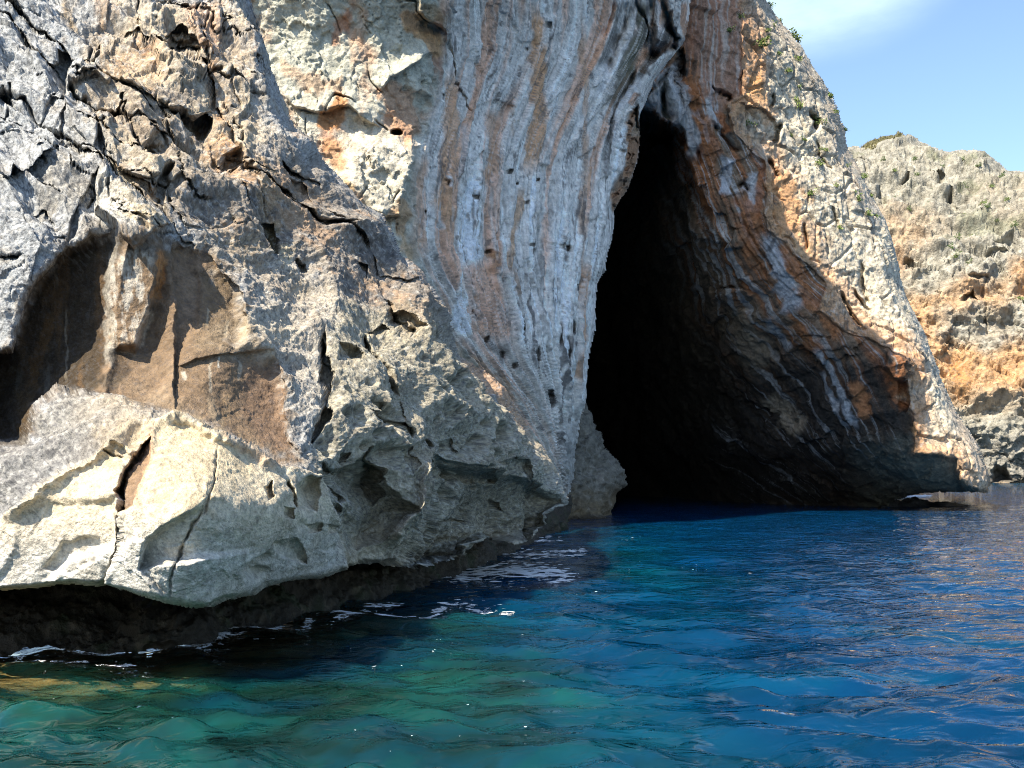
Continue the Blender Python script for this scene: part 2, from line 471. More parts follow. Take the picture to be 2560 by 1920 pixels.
# the darker left half lies deep under a sharp lip
near.poly(B((400,60),(520,20),(700,5),(790,20),(720,250),(650,600),(640,760),(600,960),(350,900),(200,1000),(150,1215),(-200,1215),(-200,660),(85,640),(100,520),(150,380),(220,240),(310,160)), 0.50, 5, grad=(-0.0034, 0))
near.poly(B((1020,25),(1130,60),(1180,300),(1160,520),(1040,760),(1030,1040),(820,1010),(640,950),(700,600),(800,640),(900,400),(950,120)), 0.12, 12)
near.lip(B((1200,90),(1390,300),(1430,500),(1430,640)), 0.16, 40, side=-1)
near.lip(B((1780,1310),(1720,1150),(1650,900),(1600,760)), 0.12, 40, side=1)
# the fin between the two halves
near.poly(B((700,5),(830,-10),(960,10),(950,120),(900,400),(800,650),(700,640),(640,400),(640,220)), -0.25, 10)
near.lip(B((1010,20),(1035,300),(1030,700),(1040,1050)), 0.22, 60, side=1)
# step across the right wall of the recess
near.lip(B((1010,760),(1130,720),(1300,690),(1420,680),(1600,700)), 0.09, 70, side=-1)
# vertical dark cleft right of the recess and its hollow
cleft = D((200,560),(235,620),(255,700),(250,800),(245,920),(215,1000),(180,1045),(195,930),(215,830),(200,700))
near.poly(cleft, 0.65, 3)
# pale blocks at the foot
block_l = B((-100,1700),(60,1612),(200,1480),(320,1380),(400,1330),(520,1270),(620,1220),(720,1160),(830,1120),(900,1120),(895,1240),(800,1320),(720,1400),(690,1480),(712,1560),(720,1659)) + [(304,1352),(298,1377),(283,1395),(270,1420),(255,1475),(240,1530),(-60,1530),(-60,1320)]
block_r = B((905,1120),(1030,1062),(1100,1066),(1300,1156),(1500,1240),(1700,1338),(1780,1380),(1900,1390)) + [(820,1250),(850,1330),(860,1440),(800,1530),(255,1530),(255,1475),(272,1420),(286,1395),(301,1375),(306,1352)] + B((730,1659),(722,1560),(700,1480),(730,1400),(810,1325),(900,1240))
near.poly(block_l, -0.18, 6, lab=2)
near.poly(block_r, -0.42, 6, lab=3, grad=(-0.0002, 0.0))
hole = B((890,1235),(800,1320),(715,1410),(680,1480),(722,1545),(720,1635),(790,1590),(850,1450),(885,1320))
near.poly(hole, 0.38, 4)
near.crack(B((890,1240),(790,1330),(695,1470),(722,1560),(735,1659)) + [(302,1365),(284,1398),(268,1430),(254,1475)], 3.2, 0.22, taper=False)
near.crack(B((1275,1250),(1262,1400),(1235,1520),(1190,1640)), 2.5, 0.12)
near.crack(G((870,30),(840,100),(770,240),(742,340),(728,430)), 3, 0.14)
near.crack(B((600,1230),(690,1290),(760,1320)), 2.5, 0.12)
near.lip(B((-20,1640),(60,1612),(200,1480),(400,1330),(620,1222),(830,1122)), 0.22, 34, side=1)
near.lip(B((905,1122),(1030,1062),(1100,1066),(1300,1156),(1500,1240),(1700,1338)), 0.28, 40, side=1)
# facets on the pale blocks
near.poly(G((-50,390),(70,200),(90,60),(200,0),(500,0),(505,180),(300,260),(180,380)), 0.10, 14, grad=(0.0006, 0.0004))
near.poly(G((600,290),(640,170),(900,0),(1200,0),(1100,200),(760,260)), 0.12, 10, grad=(-0.0005, 0.0008))
near.poly(G((440,380),(560,180),(640,170),(600,290),(700,420),(560,410)), -0.10, 8)
near.poly(G((185,300),(265,185),(420,160),(440,240),(300,330)), 0.07, 6)
near.lip(B((640,1200),(720,1230),(790,1310)), 0.10, 30, side=-1)
# triangular slab above the recess and its orange flake
near.poly(A((590,1060),(640,1065),(780,1180),(950,1320),(985,1365),(900,1420),(800,1500),(700,1420),(560,1290)), -0.35, 4, lab=4)
near.poly(A((610,960),(660,980),(780,1060),(900,1150),(945,1250),(950,1310),(880,1240),(760,1150),(640,1060)), 0.30, 3)
near.poly(A((910,1130),(960,1040),(1010,1020),(960,1180),(980,1340),(950,1310)), 0.35, 4)
# blocks cut by cracks in the upper left face
near.poly(A((520,400),(545,330),(590,270),(600,190),(660,145),(730,165),(830,205),(900,250),(1005,335),(1000,400),(985,450),(930,560),(905,590),(870,575),(700,520)), -0.22, 5, lab=5, grad=(-0.0006,0))
near.poly(A((820,195),(815,40),(880,30),(960,100),(1000,180),(990,270),(950,280),(890,235)), -0.28, 4)
near.poly(A((990,200),(1060,210),(1090,270),(1170,340),(1150,390),(1010,330),(985,270)), 0.55, 4)
near.poly(A((430,400),(490,395),(600,450),(660,510),(640,540),(560,490),(470,500),(395,520),(400,470)), -0.25, 4)
near.poly(A((385,540),(440,540),(520,610),(540,690),(590,740),(590,860),(560,900),(440,820),(400,700),(380,640)), -0.25, 4, lab=6)
near.poly(A((545,640),(600,660),(700,700),(770,760),(830,850),(920,960),(930,1090),(800,1070),(660,960),(600,860),(590,760)), -0.18, 4)
near.poly(A((940,540),(1030,350),(1090,370),(1160,400),(1210,460),(1245,560),(1255,640),(1180,680),(1060,650),(930,580)), -0.26, 5)
near.poly(A((340,320),(420,330),(450,380),(500,390),(430,400),(390,480),(380,540),(340,480),(290,400),(350,380)), 0.5, 4)
near.poly(A((540,330),(590,200),(600,270),(560,350),(520,390)), 0.35, 5)
near.dome(A((0,560),(40,560),(90,640),(100,670),(30,660),(-20,640)), 0.5, 0.6)
near.lip(A((-60,1010),(60,1060),(160,1000),(260,950),(350,930)), 0.35, 34, side=-1)
near.poly(A((590,1060),(560,1290),(400,1440),(440,1300),(520,1150)), 0.28, 4)
near.poly(A((1180,40),(1280,60),(1310,180),(1310,330),(1250,380),(1150,330),(1090,190)), -0.25, 5, lab=7)
near.poly(A((1030,30),(1120,20),(1150,70),(1100,140),(1060,110)), 0.35, 4)
near.pit(*A((1207,745))[0], 21, 29, 0.75, -0.3)
near.poly(A((1030,650),(1110,690),(1170,700),(1160,760),(1110,735)), 0.45, 3)
near.poly(A((1320,930),(1370,925),(1405,920),(1415,990),(1370,1000),(1330,990)), 0.32, 4)
near.poly(A((850,860),(960,800),(1060,820),(1030,880),(960,910),(880,900)), 0.22, 6)
near.poly(A((1560,1320),(1620,1330),(1650,1430),(1650,1520),(1620,1530),(1570,1470)), 0.40, 4)
near.poly(A((1680,950),(1740,990),(1790,1040),(1740,1020),(1690,985)), 0.4, 4)
near.poly(A((1740,1050),(1830,1090),(1850,1180),(1770,1180)), 0.25, 8)
for pts, w, dp in [
 (A((-20,35),(60,85),(150,150),(230,205),(300,250),(380,300),(430,340)), 4.0, .55), (A((-20,130),(60,150),(140,260),(200,330),(280,390),(320,450),(375,540)), 4, .5),
 (A((395,480),(440,560),(500,600),(530,640),(600,660),(640,680),(700,700),(760,750)), 5, .6), (A((380,530),(378,640),(405,700)), 3, .3),
 (A((530,640),(570,720),(592,800),(590,860),(610,950)), 3, .35), (A((690,530),(780,590),(850,640),(910,670)), 4, .5), (A((560,430),(630,490),(680,525)), 4.5, .45),
 (A((760,740),(820,830),(850,900),(920,940),(1000,985)), 3, .35), (A((-20,560),(60,590),(130,640),(210,740),(290,810),(360,870),(450,930),(550,1000),(640,1060),(720,1120),(800,1180),(880,1240),(950,1310),(990,1360)), 3.2, .42),
 (A((600,185),(660,145),(710,160),(820,190),(890,230),(950,280),(1010,330),(1090,360),(1160,390),(1210,440),(1250,540),(1270,620),(1310,690),(1340,770),(1370,870),(1410,910),(1405,980)), 3.4, .45),
 (A((985,-10),(1030,70),(1060,120),(1120,120),(1180,30),(1200,-10)), 4, .5), (A((1410,900),(1425,1000),(1500,1060),(1560,1090),(1620,1110),(1700,1170),(1790,1230),(1880,1310),(2000,1350),(2100,1360)), 3, .4),
 (A((1000,1360),(1060,1420),(1130,1480)), 3, .25), (A((1530,1370),(1570,1470),(1620,1560)), 3, .3), (A((820,-10),(815,180)), 2.4, .3), (A((-20,1510),(60,1518),(130,1525)), 2.5, .25),
 (A((150,1240),(270,1230),(330,1330)), 2.5, .22), (A((1360,700),(1420,790),(1425,850),(1380,850)), 2.2, .25), (A((1350,380),(1370,470),(1350,560),(1420,680)), 2.6, .22),
 (K((0,130),(130,230),(300,300),(420,420),(560,560),(720,590),(840,700),(980,760)), 3.2, .5), (K((1000,800),(1100,960),(1250,1040),(1420,1110),(1560,1220),(1600,1290)), 3.2, .5), (K((230,30),(390,110),(480,160)), 4.5, .5),
 (K((480,130),(560,210)), 4, .35), (K((610,450),(710,560)), 3, .3), (K((1140,1180),(1200,1400),(1260,1500),(1360,1560)), 5, .5), (K((960,1470),(1040,1600),(1100,1700)), 5, .45),
 (J((430,0),(460,100),(430,200),(500,260)), 4, .35), (J((780,430),(860,520),(980,590),(1060,720)), 9, .6), (J((800,0),(870,150),(940,320),(1000,420)), 8, .45), (J((1000,420),(1010,560)), 3, .3), (J((450,850),(540,900),(600,930)), 5, .4),
 (J((440,930),(540,1020),(600,1120)), 7, .45), (J((210,980),(260,1090),(270,1170)), 4, .3), (J((1170,1230),(1300,1240),(1470,1260)), 3, .3), (J((1170,800),(1160,1000),(1180,1240)), 5, .3)]:
    near.crack(pts, w, dp)
# hollows in the grey nose
for pts, dz in [(J((580,880),(700,850),(790,740),(870,880),(930,1000),(1000,1100),(1110,1180),(1040,1220),(960,1330),(900,1430),(700,1460),(640,1300),(680,1220),(600,1080),(540,980)), .85),
 (J((720,920),(790,800),(860,900),(900,1080),(800,1150),(740,1040)), .5), (J((870,760),(1040,740),(1070,830),(1030,930),(950,900)), .4), (J((270,1010),(340,950),(420,960),(420,1080),(380,1190),(300,1160)), .40),
 (J((60,1020),(110,980),(110,1080),(70,1110)), .3), (J((510,1130),(570,1110),(600,1180),(530,1200)), .25), (J((200,1140),(260,1160),(260,1240),(200,1230)), .25), (J((320,1270),(420,1250),(430,1310),(330,1330)), .22), (J((470,1260),(580,1270),(590,1340),(490,1320)), .25),
 (J((120,1400),(260,1360),(330,1450),(340,1560),(180,1500)), .3), (J((560,80),(700,60),(740,150),(640,220),(560,170)), .45), (J((1200,790),(1290,800),(1420,860),(1600,900),(1620,1000),(1420,1000),(1300,980),(1190,940)), .5),
 (J((1620,840),(1720,800),(1830,860),(1860,960),(1700,940)), .5), (J((1640,1110),(1690,1120),(1690,1180),(1640,1170)), .4), (J((1290,700),(1380,680),(1400,780),(1300,790)), .35),
 (J((1170,690),(1240,680),(1250,740),(1190,760)), .3), (J((720,500),(840,520),(900,590),(800,640),(760,560)), .4), (J((590,780),(650,770),(660,830),(600,830)), .25),
 (K((870,880),(980,870),(1010,980),(900,980)), .4), (K((1150,1330),(1260,1300),(1330,1420),(1400,1520),(1300,1540),(1200,1440)), .5), (K((1000,1400),(1120,1380),(1180,1450),(1060,1460)), .35), (K((330,850),(420,900),(440,980),(370,980)), .3), (K((350,180),(440,150),(470,280),(390,320)), .25),
 (K((760,620),(880,660),(980,760),(860,740)), .35)]:
    near.dome(pts, dz, 0.45)
# the underside right of the ridge turns down and away
under = [(1062,1150),(1130,1172),(1230,1180),(1320,1195),(1390,1240),(1400,1262),(1370,1285),(1366,1320),(1300,1360),(1175,1360),(1175,1390),(1146,1405),(1000,1420),(1038,1330),(1057,1251)]
kk = near.win(under, 40); sd = poly_sd(near.WX[kk], near.WY[kk], under)
near.dz[kk] += sstep(-6, 26, sd) * (0.5 + np.clip((near.Y[kk] - 1150) / 200, 0, 1.2) * 1.5)
near.lip(J((1165,800),(1150,1000),(1110,1180),(1040,1300),(960,1440)), 0.5, 26, side=1)

# ---- weathered relief
P = world_pt(X, Y, near.Z + near.dz)
smooth = np.zeros_like(X)
for pl, a in ((recess, .66), (block_l, .62), (block_r, .62)):
    smooth = np.maximum(smooth, a * sstep(-4, 22, poly_sd(near.WX, near.WY, pl)))
holes = poly_sd(near.WX, near.WY, [(560,1330),(600,1260),(690,1240),(760,1200),(800,1010),(780,860),(850,760),(1000,760),(1110,800),(1150,900),(1330,1090),(1410,1230),(1370,1330),(1150,1400),(900,1412),(640,1470)])
holes = sstep(-30, 40, holes)
big = fbm(P, 0.55, 3, 40); mid = fbm(P, 1.5, 4, 50, ridged=True); fine = fbm(P, 6.0, 4, 60, gain=.6)
rough = 1 - smooth
upl = sstep(700, 520, Y + 0.25 * (X - 300)) * sstep(720, 600, X)
u = (X * 0.62 - Y * 0.78) / 46.0; vv = (X * 0.78 + Y * 0.62) / 330.0
fac = fbm((u * .42 + .25 * big, vv * .75, big * .5), 1.0, 2, 44, ridged=True, gain=.42)
fac2 = fbm((P[0] * .75, P[1] * .45, P[2] * .7), 1.0, 2, 46, ridged=True, gain=.42)
near.dn += rough * (.20 * big + .30 * upl * (fac - .4) + (.26 - .12 * upl) * (fac2 - .4) + .065 * (mid - .45))
near.dn += smooth * .05 * big + (.25 + .75 * rough) * .034 * fine
# bedding: rock splits along planes dipping to the right
u = (X * 0.62 - Y * 0.78) / 46.0; vv = (X * 0.78 + Y * 0.62) / 330.0
slab = fbm((u + 0.4 * big, vv, big * 0), 1.0, 4, 70, ridged=True)
upl = sstep(700, 520, Y + 0.25 * (X - 300)) * sstep(720, 600, X)
near.dn += upl * 0.035 * (slab - 0.4)
kv, ke = voronoi(u * .55 + .5 * mid + .4 * big, vv * 2.0 + .3 * big, big * 0, 14)
near.dz += rough * upl * .16 * sstep(.05, .008, ke) * sstep(-.1, .25, big + .6 * mid - .2)
sq = fbm((u * 3.2, vv * 5, big), 1.0, 3, 76, ridged=True)
near.dn += rough * (0.3 + 0.7 * upl) * 0.028 * (sq - 0.4)
# blocks broken along the bedding, large and small
bu, bv_ = u * 1.0 + .5 * mid + .4 * big, vv * 3.2 + .3 * big
near.dn += rough * (.03 + .07 * upl) * cellval(bu * .42, bv_ * .8, P[1] * .25, 2)
near.dn += rough * (.02 + .025 * upl) * cellval(bu * 1.3, bv_ * 2.6, P[1] * .8, 3)
near.dn += (rough + .25) * .012 * cellval(P[0] * 6 + mid, P[1] * 3 + big, P[2] * 7, 4)
near.dn += smooth * .032 * cellval(P[0] * 1.9 + big, P[1] * 1.2, P[2] * 2.2 + .3 * mid, 6)
# honeycomb of solution pits
f1, fe = voronoi(P[0] * 1.9 + big, P[1] * 1.1, P[2] * 2.3 + mid * .3, 3)
g1, ge = voronoi(P[0] * 4.3, P[1] * 2.6, P[2] * 5.2, 9)
pm = np.clip(holes + 0.12 * rough * sstep(420, 640, Y + 0 * X) * sstep(120, 0, X) + .06 * rough, 0, 1) * sstep(-.25, .3, fbm(P, .5, 2, 88))
near.dn -= pm * 0.24 * sstep(.52, .12, f1)
near.dn -= pm * 0.12 * sstep(.44, .12, g1) + rough * .012 * sstep(.4, .1, g1)
h1, he_ = voronoi(P[0] * 9, P[1] * 7, P[2] * 10, 5)
near.dn -= rough * 0.010 * sstep(.4, .15, h1)
# the tattered surface grain
grit = fbm(P, 17, 3, 95, gain=.65)
near.dn += (0.3 + .7 * rough) * 0.017 * grit + rough * .009 * fbm(P, 42, 2, 97, gain=.7)
near.dn *= np.clip(P[1] / 13.0, .8, 1.35) * (.45 + .55 * sstep(0, 34, seg_dist(X, Y, crest)[0]))

# ---- colour of the stone
c1 = fbm(P, 0.35, 4, 100); c2 = fbm(P, 1.6, 4, 110); c3 = fbm(P, 7, 3, 120)
near.fill((.40, .395, .375))
near.mix(sstep(420, 160, X + .15 * Y) * .8, (.375, .395, .405))  # bluish skylight tint put into the stone on the left
near.mix(sstep(-.1, .35, c2) * .6, (.475, .485, .48))
near.mix(sstep(.05, .5, c1 + .4 * c3) * .6, (.42, .33, .22))
near.paint([(230,60),(420,20),(640,60),(640,300),(700,460),(760,640),(600,640),(420,520),(300,420),(210,250)], (.44,.345,.235), .8, 40, 120)
# weathered dark crest
darkc = poly_sd(near.WX, near.WY, A((1000,400),(1250,640),(1330,930),(1560,1090),(1620,950),(1820,1000),(1990,1080),(2133,1210)) + [(1040,672),(1127,807),(1150,890),(1060,930),(960,850),(860,800),(760,690),(640,640),(520,560),(400,560),(400,430)])
near.mix(sstep(-40, 40, darkc + 60 * near.edge) * .75, (.22, .185, .15))
near.mix(sstep(-20, 60, darkc + 60 * near.edge) * sstep(0, .3, c2 + c3 * .5) * .6, (.11, .10, .095))
near.mix(sstep(.1, .45, fbm(P, 2.6, 3, 130)) * .4 * rough, (.40, .33, .24))
# nose: grey green to tan
near.mix(holes * .85, (.40, .36, .26))
near.mix(holes * sstep(.0, .4, c2) * .5, (.50, .43, .30))
near.mix(sstep(0, 70, poly_sd(near.WX, near.WY, under) + 40 * near.edge) * .6, (.30, .27, .20))
# warm patches of the upper face
for pts, c, a in [(A((590,270),(830,210),(1000,350),(980,470),(900,600),(780,540),(560,430)), (.42,.27,.15), .75), (A((880,250),(930,300),(940,420),(900,480),(870,400)), (.42,.19,.07), .8),
 (A((1100,30),(1290,60),(1310,340),(1240,400),(1130,330),(1060,180)), (.58,.38,.24), .9), (A((1230,420),(1300,600),(1380,820),(1440,1000),(1500,1080),(1440,1180),(1320,1050),(1240,900),(1230,760)), (.50,.31,.17), .8),
 (A((1270,660),(1330,730),(1370,860),(1400,960),(1340,960),(1290,800)), (.48,.24,.09), .7), (A((380,0),(440,0),(450,140),(400,160)), (.46,.30,.12), .7), (A((560,0),(680,0),(700,100),(600,130)), (.40,.24,.13), .6),
 (A((930,560),(1060,660),(1200,680),(1230,850),(1100,780),(960,680)), (.52,.43,.31), .7), (A((1180,690),(1240,690),(1260,790),(1210,820),(1170,780)), (.22,.09,.04), .8),
 (A((670,990),(780,1060),(900,1150),(900,1200),(780,1130),(700,1060)), (.40,.21,.08), .9), (A((610,960),(660,1000),(780,1130),(760,1150),(640,1060)), (.50,.52,.45), .8),
 (A((590,1060),(780,1180),(985,1365),(800,1500),(700,1420),(560,1290)), (.60,.57,.49), .9), (A((760,1240),(985,1365),(850,1440),(720,1330)), (.60,.47,.27), .7),
 (A((1500,1080),(1620,1110),(1640,1250),(1560,1300),(1480,1200)), (.46,.33,.19), .6), (A((1560,1320),(1640,1340),(1650,1520),(1600,1480)), (.33,.25,.12), .8), (A((1560,1500),(1700,1450),(1760,1560),(1740,1640),(1640,1580)), (.62,.53,.36), .85),
 (A((1410,960),(1600,920),(1620,1040),(1500,1060)), (.48,.35,.21), .6), (A((1000,1500),(1200,1420),(1500,1400),(1600,1600),(1300,1659),(1050,1600)), (.40,.31,.20), .55),
 (A((200,1000),(330,950),(520,1040),(540,1120),(420,1260),(250,1250)), (.31,.28,.225), .6)]:
    near.paint(pts, c, a, 10, 26)
# pink-orange strip along the crest towards the cave
near.stroke([(1144,885),(1190,925),(1240,962),(1275,1010),(1300,1050),(1325,1100)], 26, (.60,.36,.20), .85, rag=.9)
near.stroke([(1310,1090),(1350,1130),(1380,1190)], 18, (.52,.40,.26), .7)
near.paint([(570,800),(640,660),(760,640),(830,760),(800,900),(800,1040),(720,1060),(640,900)], (.50, .44, .35), .7, 30, 70)
# brown recess
spr = fbm(P, 5, 3, 186, gain=.7) * 2.5
sdr = poly_sd(near.WX, near.WY, recess) + 46 * near.edge
near.mix(sstep(-34, 30, sdr + 14 * spr), (.20, .14, .088))
near.mix(sstep(-6, 10, sdr) * sstep(-.1, .5, fbm((P[0], P[1], P[2] * .35), 1.6, 3, 140)) * .7, (.27, .185, .115))
vst = fbm((X / 34 + .5 * near.edge, Y / 420, X * 0), 1.0, 4, 150)
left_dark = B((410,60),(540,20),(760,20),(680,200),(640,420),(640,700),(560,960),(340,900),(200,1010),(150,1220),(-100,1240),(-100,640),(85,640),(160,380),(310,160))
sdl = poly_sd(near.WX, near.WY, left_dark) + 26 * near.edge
near.mix(sstep(-10, 14, sdl) * .93, (.045, .034, .022))  # black stain and the recess's shade, both put into the colour
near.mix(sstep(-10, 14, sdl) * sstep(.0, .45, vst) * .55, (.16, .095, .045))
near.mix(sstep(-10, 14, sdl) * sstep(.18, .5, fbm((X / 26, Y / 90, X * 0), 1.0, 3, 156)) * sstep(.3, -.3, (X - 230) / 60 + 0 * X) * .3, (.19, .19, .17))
whiteband = sstep(-10, 20, poly_sd(near.WX, near.WY, B((640,150),(800,60),(900,60),(900,300),(860,520),(820,640),(760,600),(690,760),(640,760),(620,500))) + 26 * near.edge)
near.mix(whiteband * sstep(-.12, .12, fbm((X / 22, Y / 62, X * 0), 1.0, 4, 160, gain=.7)), (.50, .45, .37))
for pts, w, c, a in [(B((690,20),(640,220),(640,420),(650,640),(650,760)), 11, (.40,.38,.33), .5), (B((390,400),(395,640),(400,860)), 3, (.3,.26,.2), .5), (B((955,60),(945,250),(920,400)), 13, (.46,.22,.08), .9), (B((890,420),(840,560),(800,620)), 12, (.55,.43,.30), .9),
 (B((1230,400),(1222,520)), 3, (.6,.52,.38), .8), (B((1350,480),(1345,580)), 3, (.6,.52,.38), .7), (B((1240,715),(1248,800),(1250,910)), 5, (.52,.46,.35), .6), (B((1285,700),(1285,770)), 3, (.6,.58,.5), .8), (B((1412,715),(1410,790),(1408,850)), 4, (.52,.46,.36), .6), (B((1085,770),(1090,820)), 6, (.55,.5,.4), .7),
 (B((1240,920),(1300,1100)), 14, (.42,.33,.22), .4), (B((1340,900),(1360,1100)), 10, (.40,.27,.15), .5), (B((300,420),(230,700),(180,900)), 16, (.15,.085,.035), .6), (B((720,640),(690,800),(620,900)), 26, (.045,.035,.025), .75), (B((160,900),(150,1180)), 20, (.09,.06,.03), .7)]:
    near.stroke(pts, w, c, a)
near.paint(B((1020,80),(1200,60),(1200,300),(1150,480),(1030,520)), (.29,.20,.13), .7, 12, 20)
near.paint(B((1440,720),(1600,760),(1700,1050),(1740,1280),(1560,1200),(1440,1000)), (.24,.155,.10), .7, 14, 24)
near.paint(B((240,1200),(200,1050),(360,920),(600,980),(800,1040),(860,1110),(620,1210),(420,1300),(300,1290)), (.30,.285,.255), .9, 14, 30)  # grey slab darkened with painted shade of the lip above
near.paint(B((150,1200),(620,1190),(620,1220),(400,1330),(200,1480),(40,1620),(-100,1640),(-100,1240)), (.26, .25, .235), .8, 14, 30)  # painted lip shade carried down to the left pale block
near.paint(B((1200,200),(1390,260),(1420,560),(1300,680),(1160,680),(1200,420)), (.19,.14,.085), .55, 14, 30)
# pale blocks
for pl in (block_l, block_r):
    sdb = poly_sd(near.WX, near.WY, pl) + 10 * near.edge
    near.mix(sstep(-6, 8, sdb), (.70, .60, .43))
    near.mix(sstep(-6, 8, sdb) * sstep(1240, 1400, Y + 90 * c1) * .85, (.67, .655, .60))
    near.mix(sstep(-6, 8, sdb) * sstep(.05, .4, c2 + .3 * c3) * .35, (.50, .42, .31))
near.paint(B((560,1150),(800,1130),(890,1130),(880,1240),(700,1390),(600,1300)), (.45,.37,.25), .6, 12, 26)
near.paint(B((900,1120),(1030,1066),(1110,1070),(1310,1160),(1500,1250),(1480,1400),(1300,1480),(1260,1640),(900,1640),(860,1450)), (.66,.53,.33), .6, 30, 60)
near.paint(hole, (.24, .15, .09), .9, 3, 8)
near.paint(B((1290,1160),(1500,1240),(1700,1340),(1600,1360),(1400,1270)), (.56,.39,.26), .7, 8, 18)
near.stroke(B((900,1130),(890,1300),(850,1450),(800,1600)), 9, (.52,.33,.2), .6)
spk = fbm(P, 15, 3, 170, gain=.75); spk2 = fbm(P, 34, 2, 174, gain=.8)
spb = fbm((u * 5, vv * 11, P[1] * .6), 1.0, 3, 178, gain=.7)
near.mix(sstep(.08, .34, spb) * upl * .55, (.11, .115, .125))
near.mix(sstep(.08, .34, -spb) * upl * .45, (.60, .605, .60))
near.mix(sstep(.08, .32, spk) * (.10 + .6 * rough), (.10, .10, .105))
near.mix(sstep(.10, .34, spk2) * (.12 + .55 * rough), (.10, .10, .105))
near.mix(sstep(.08, .32, -spk) * .50 * np.clip(rough * 1.6 - .6, 0, 1), (.62, .60, .55))

near.C *= (1 - .08 * rough)[..., None]
bt = sstep(.02, .3, fbm((P[0] * .7, P[1] * .4, P[2] * .7), 1.0, 4, 180, gain=.6)) * rough
near.mix(bt * .35 * sstep(150, 330, X), (.25, .185, .12))
wm = fbm((P[0] * .5, P[1] * .4, P[2] * .5), 1.0, 4, 184, gain=.6)
dkm = sstep(-40, 60, darkc + 60 * near.edge)
near.mix(sstep(.0, .3, wm) * rough * sstep(120, 360, X) * .6 * (1 - .75 * dkm), (.54, .455, .325))
near.mix(sstep(.14, .34, -wm + .3 * c3) * rough * sstep(200, 420, X) * sstep(900, 700, Y) * .55, (.50, .33, .20))
mask = inside(near.X + 5 * near.edge, near.Y + 5 * np.roll(near.edge, 40, 1), crest + toe[1:] + [(-760, 1490), (-760, -460), (560, -460)])
near_cliff = empty('cliff', (-4.5, 13, 0), 'weathered grey near cliff with a brown recess and pitted nose above the water', 'cliff', 'structure')
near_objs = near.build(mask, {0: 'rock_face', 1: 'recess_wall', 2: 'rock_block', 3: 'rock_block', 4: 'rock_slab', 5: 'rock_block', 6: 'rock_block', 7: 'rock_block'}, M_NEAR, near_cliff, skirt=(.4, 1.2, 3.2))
near_objs[1]['label'] = 'smooth brown back wall of the recess, streaked black on its left'
near_objs[2]['label'] = 'pale cream rock block left of the brown cleft at the foot of the cliff'
near_objs[3]['label'] = 'largest pale cream rock block hanging over the dark waterline'
near_objs[4]['label'] = 'pale triangular slab just above the recess'
near_objs[5]['label'] = 'ochre stained block bounded by a curved crack'
near_objs[6]['label'] = 'narrow blue grey block between dark diagonal cracks'
near_objs[7]['label'] = 'sunlit pinkish orange block near the crest'
del near, P, P0, big, mid, fine, slab, sq, f1, fe, g1, ge, h1, he_, grit, c1, c2, c3, smooth, rough, holes, pm

# ---- the dark wave-cut ledge underneath
wl = [(-700,1680),(-300,1650),(0,1626),(116,1615),(260,1617),(370,1615),(498,1597),(538,1580),(619,1562),(741,1533),(880,1499),(984,1476),(1088,1447),(1157,1424),(1280,1377),(1340,1345),(1420,1322)]
lc = []
for x, y in wl:
    Z = 2 * FPX / (y - HY)
    lc += [(x, y, Z), (x, y + 26, Z - .12), (x, y - 50, Z + .35), (x, y - 150, Z + 1.3), (x, y - 290, Z + 2.2)]
ledge = Relief(np.arange(-500, 1424, 3.0), np.arange(1240, 1660, 3.0), lc, seed=31)
P = world_pt(ledge.X, ledge.Y, ledge.Z)
ledge.dn += .30 * fbm(P, .9, 4, 33) + .10 * fbm(P, 3.4, 4, 34, ridged=True) + .04 * fbm(P, 11, 3, 36)
ledge.poly([(330,1500),(430,1530),(480,1580),(440,1620),(360,1625),(320,1560)], -.35, 20)
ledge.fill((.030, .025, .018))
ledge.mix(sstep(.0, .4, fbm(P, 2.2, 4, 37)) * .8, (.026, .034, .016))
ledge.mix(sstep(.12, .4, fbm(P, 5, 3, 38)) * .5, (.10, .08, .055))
lm = (ledge.Y > np.interp(ledge.X, [p[0] for p in toe[::-1]], [p[1] for p in toe[::-1]]) - 60) & (ledge.Y < np.interp(ledge.X, [p[0] for p in wl], [p[1] for p in wl]) + 24)
M_WET = rock_material('wet_dark_rock', 8, .05, 12, .45)
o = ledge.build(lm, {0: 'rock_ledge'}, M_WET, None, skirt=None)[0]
tag(o, 'dark wet rock ledge cut into the foot of the near cliff at the waterline', 'rock ledge', 'structure')
del ledge, P
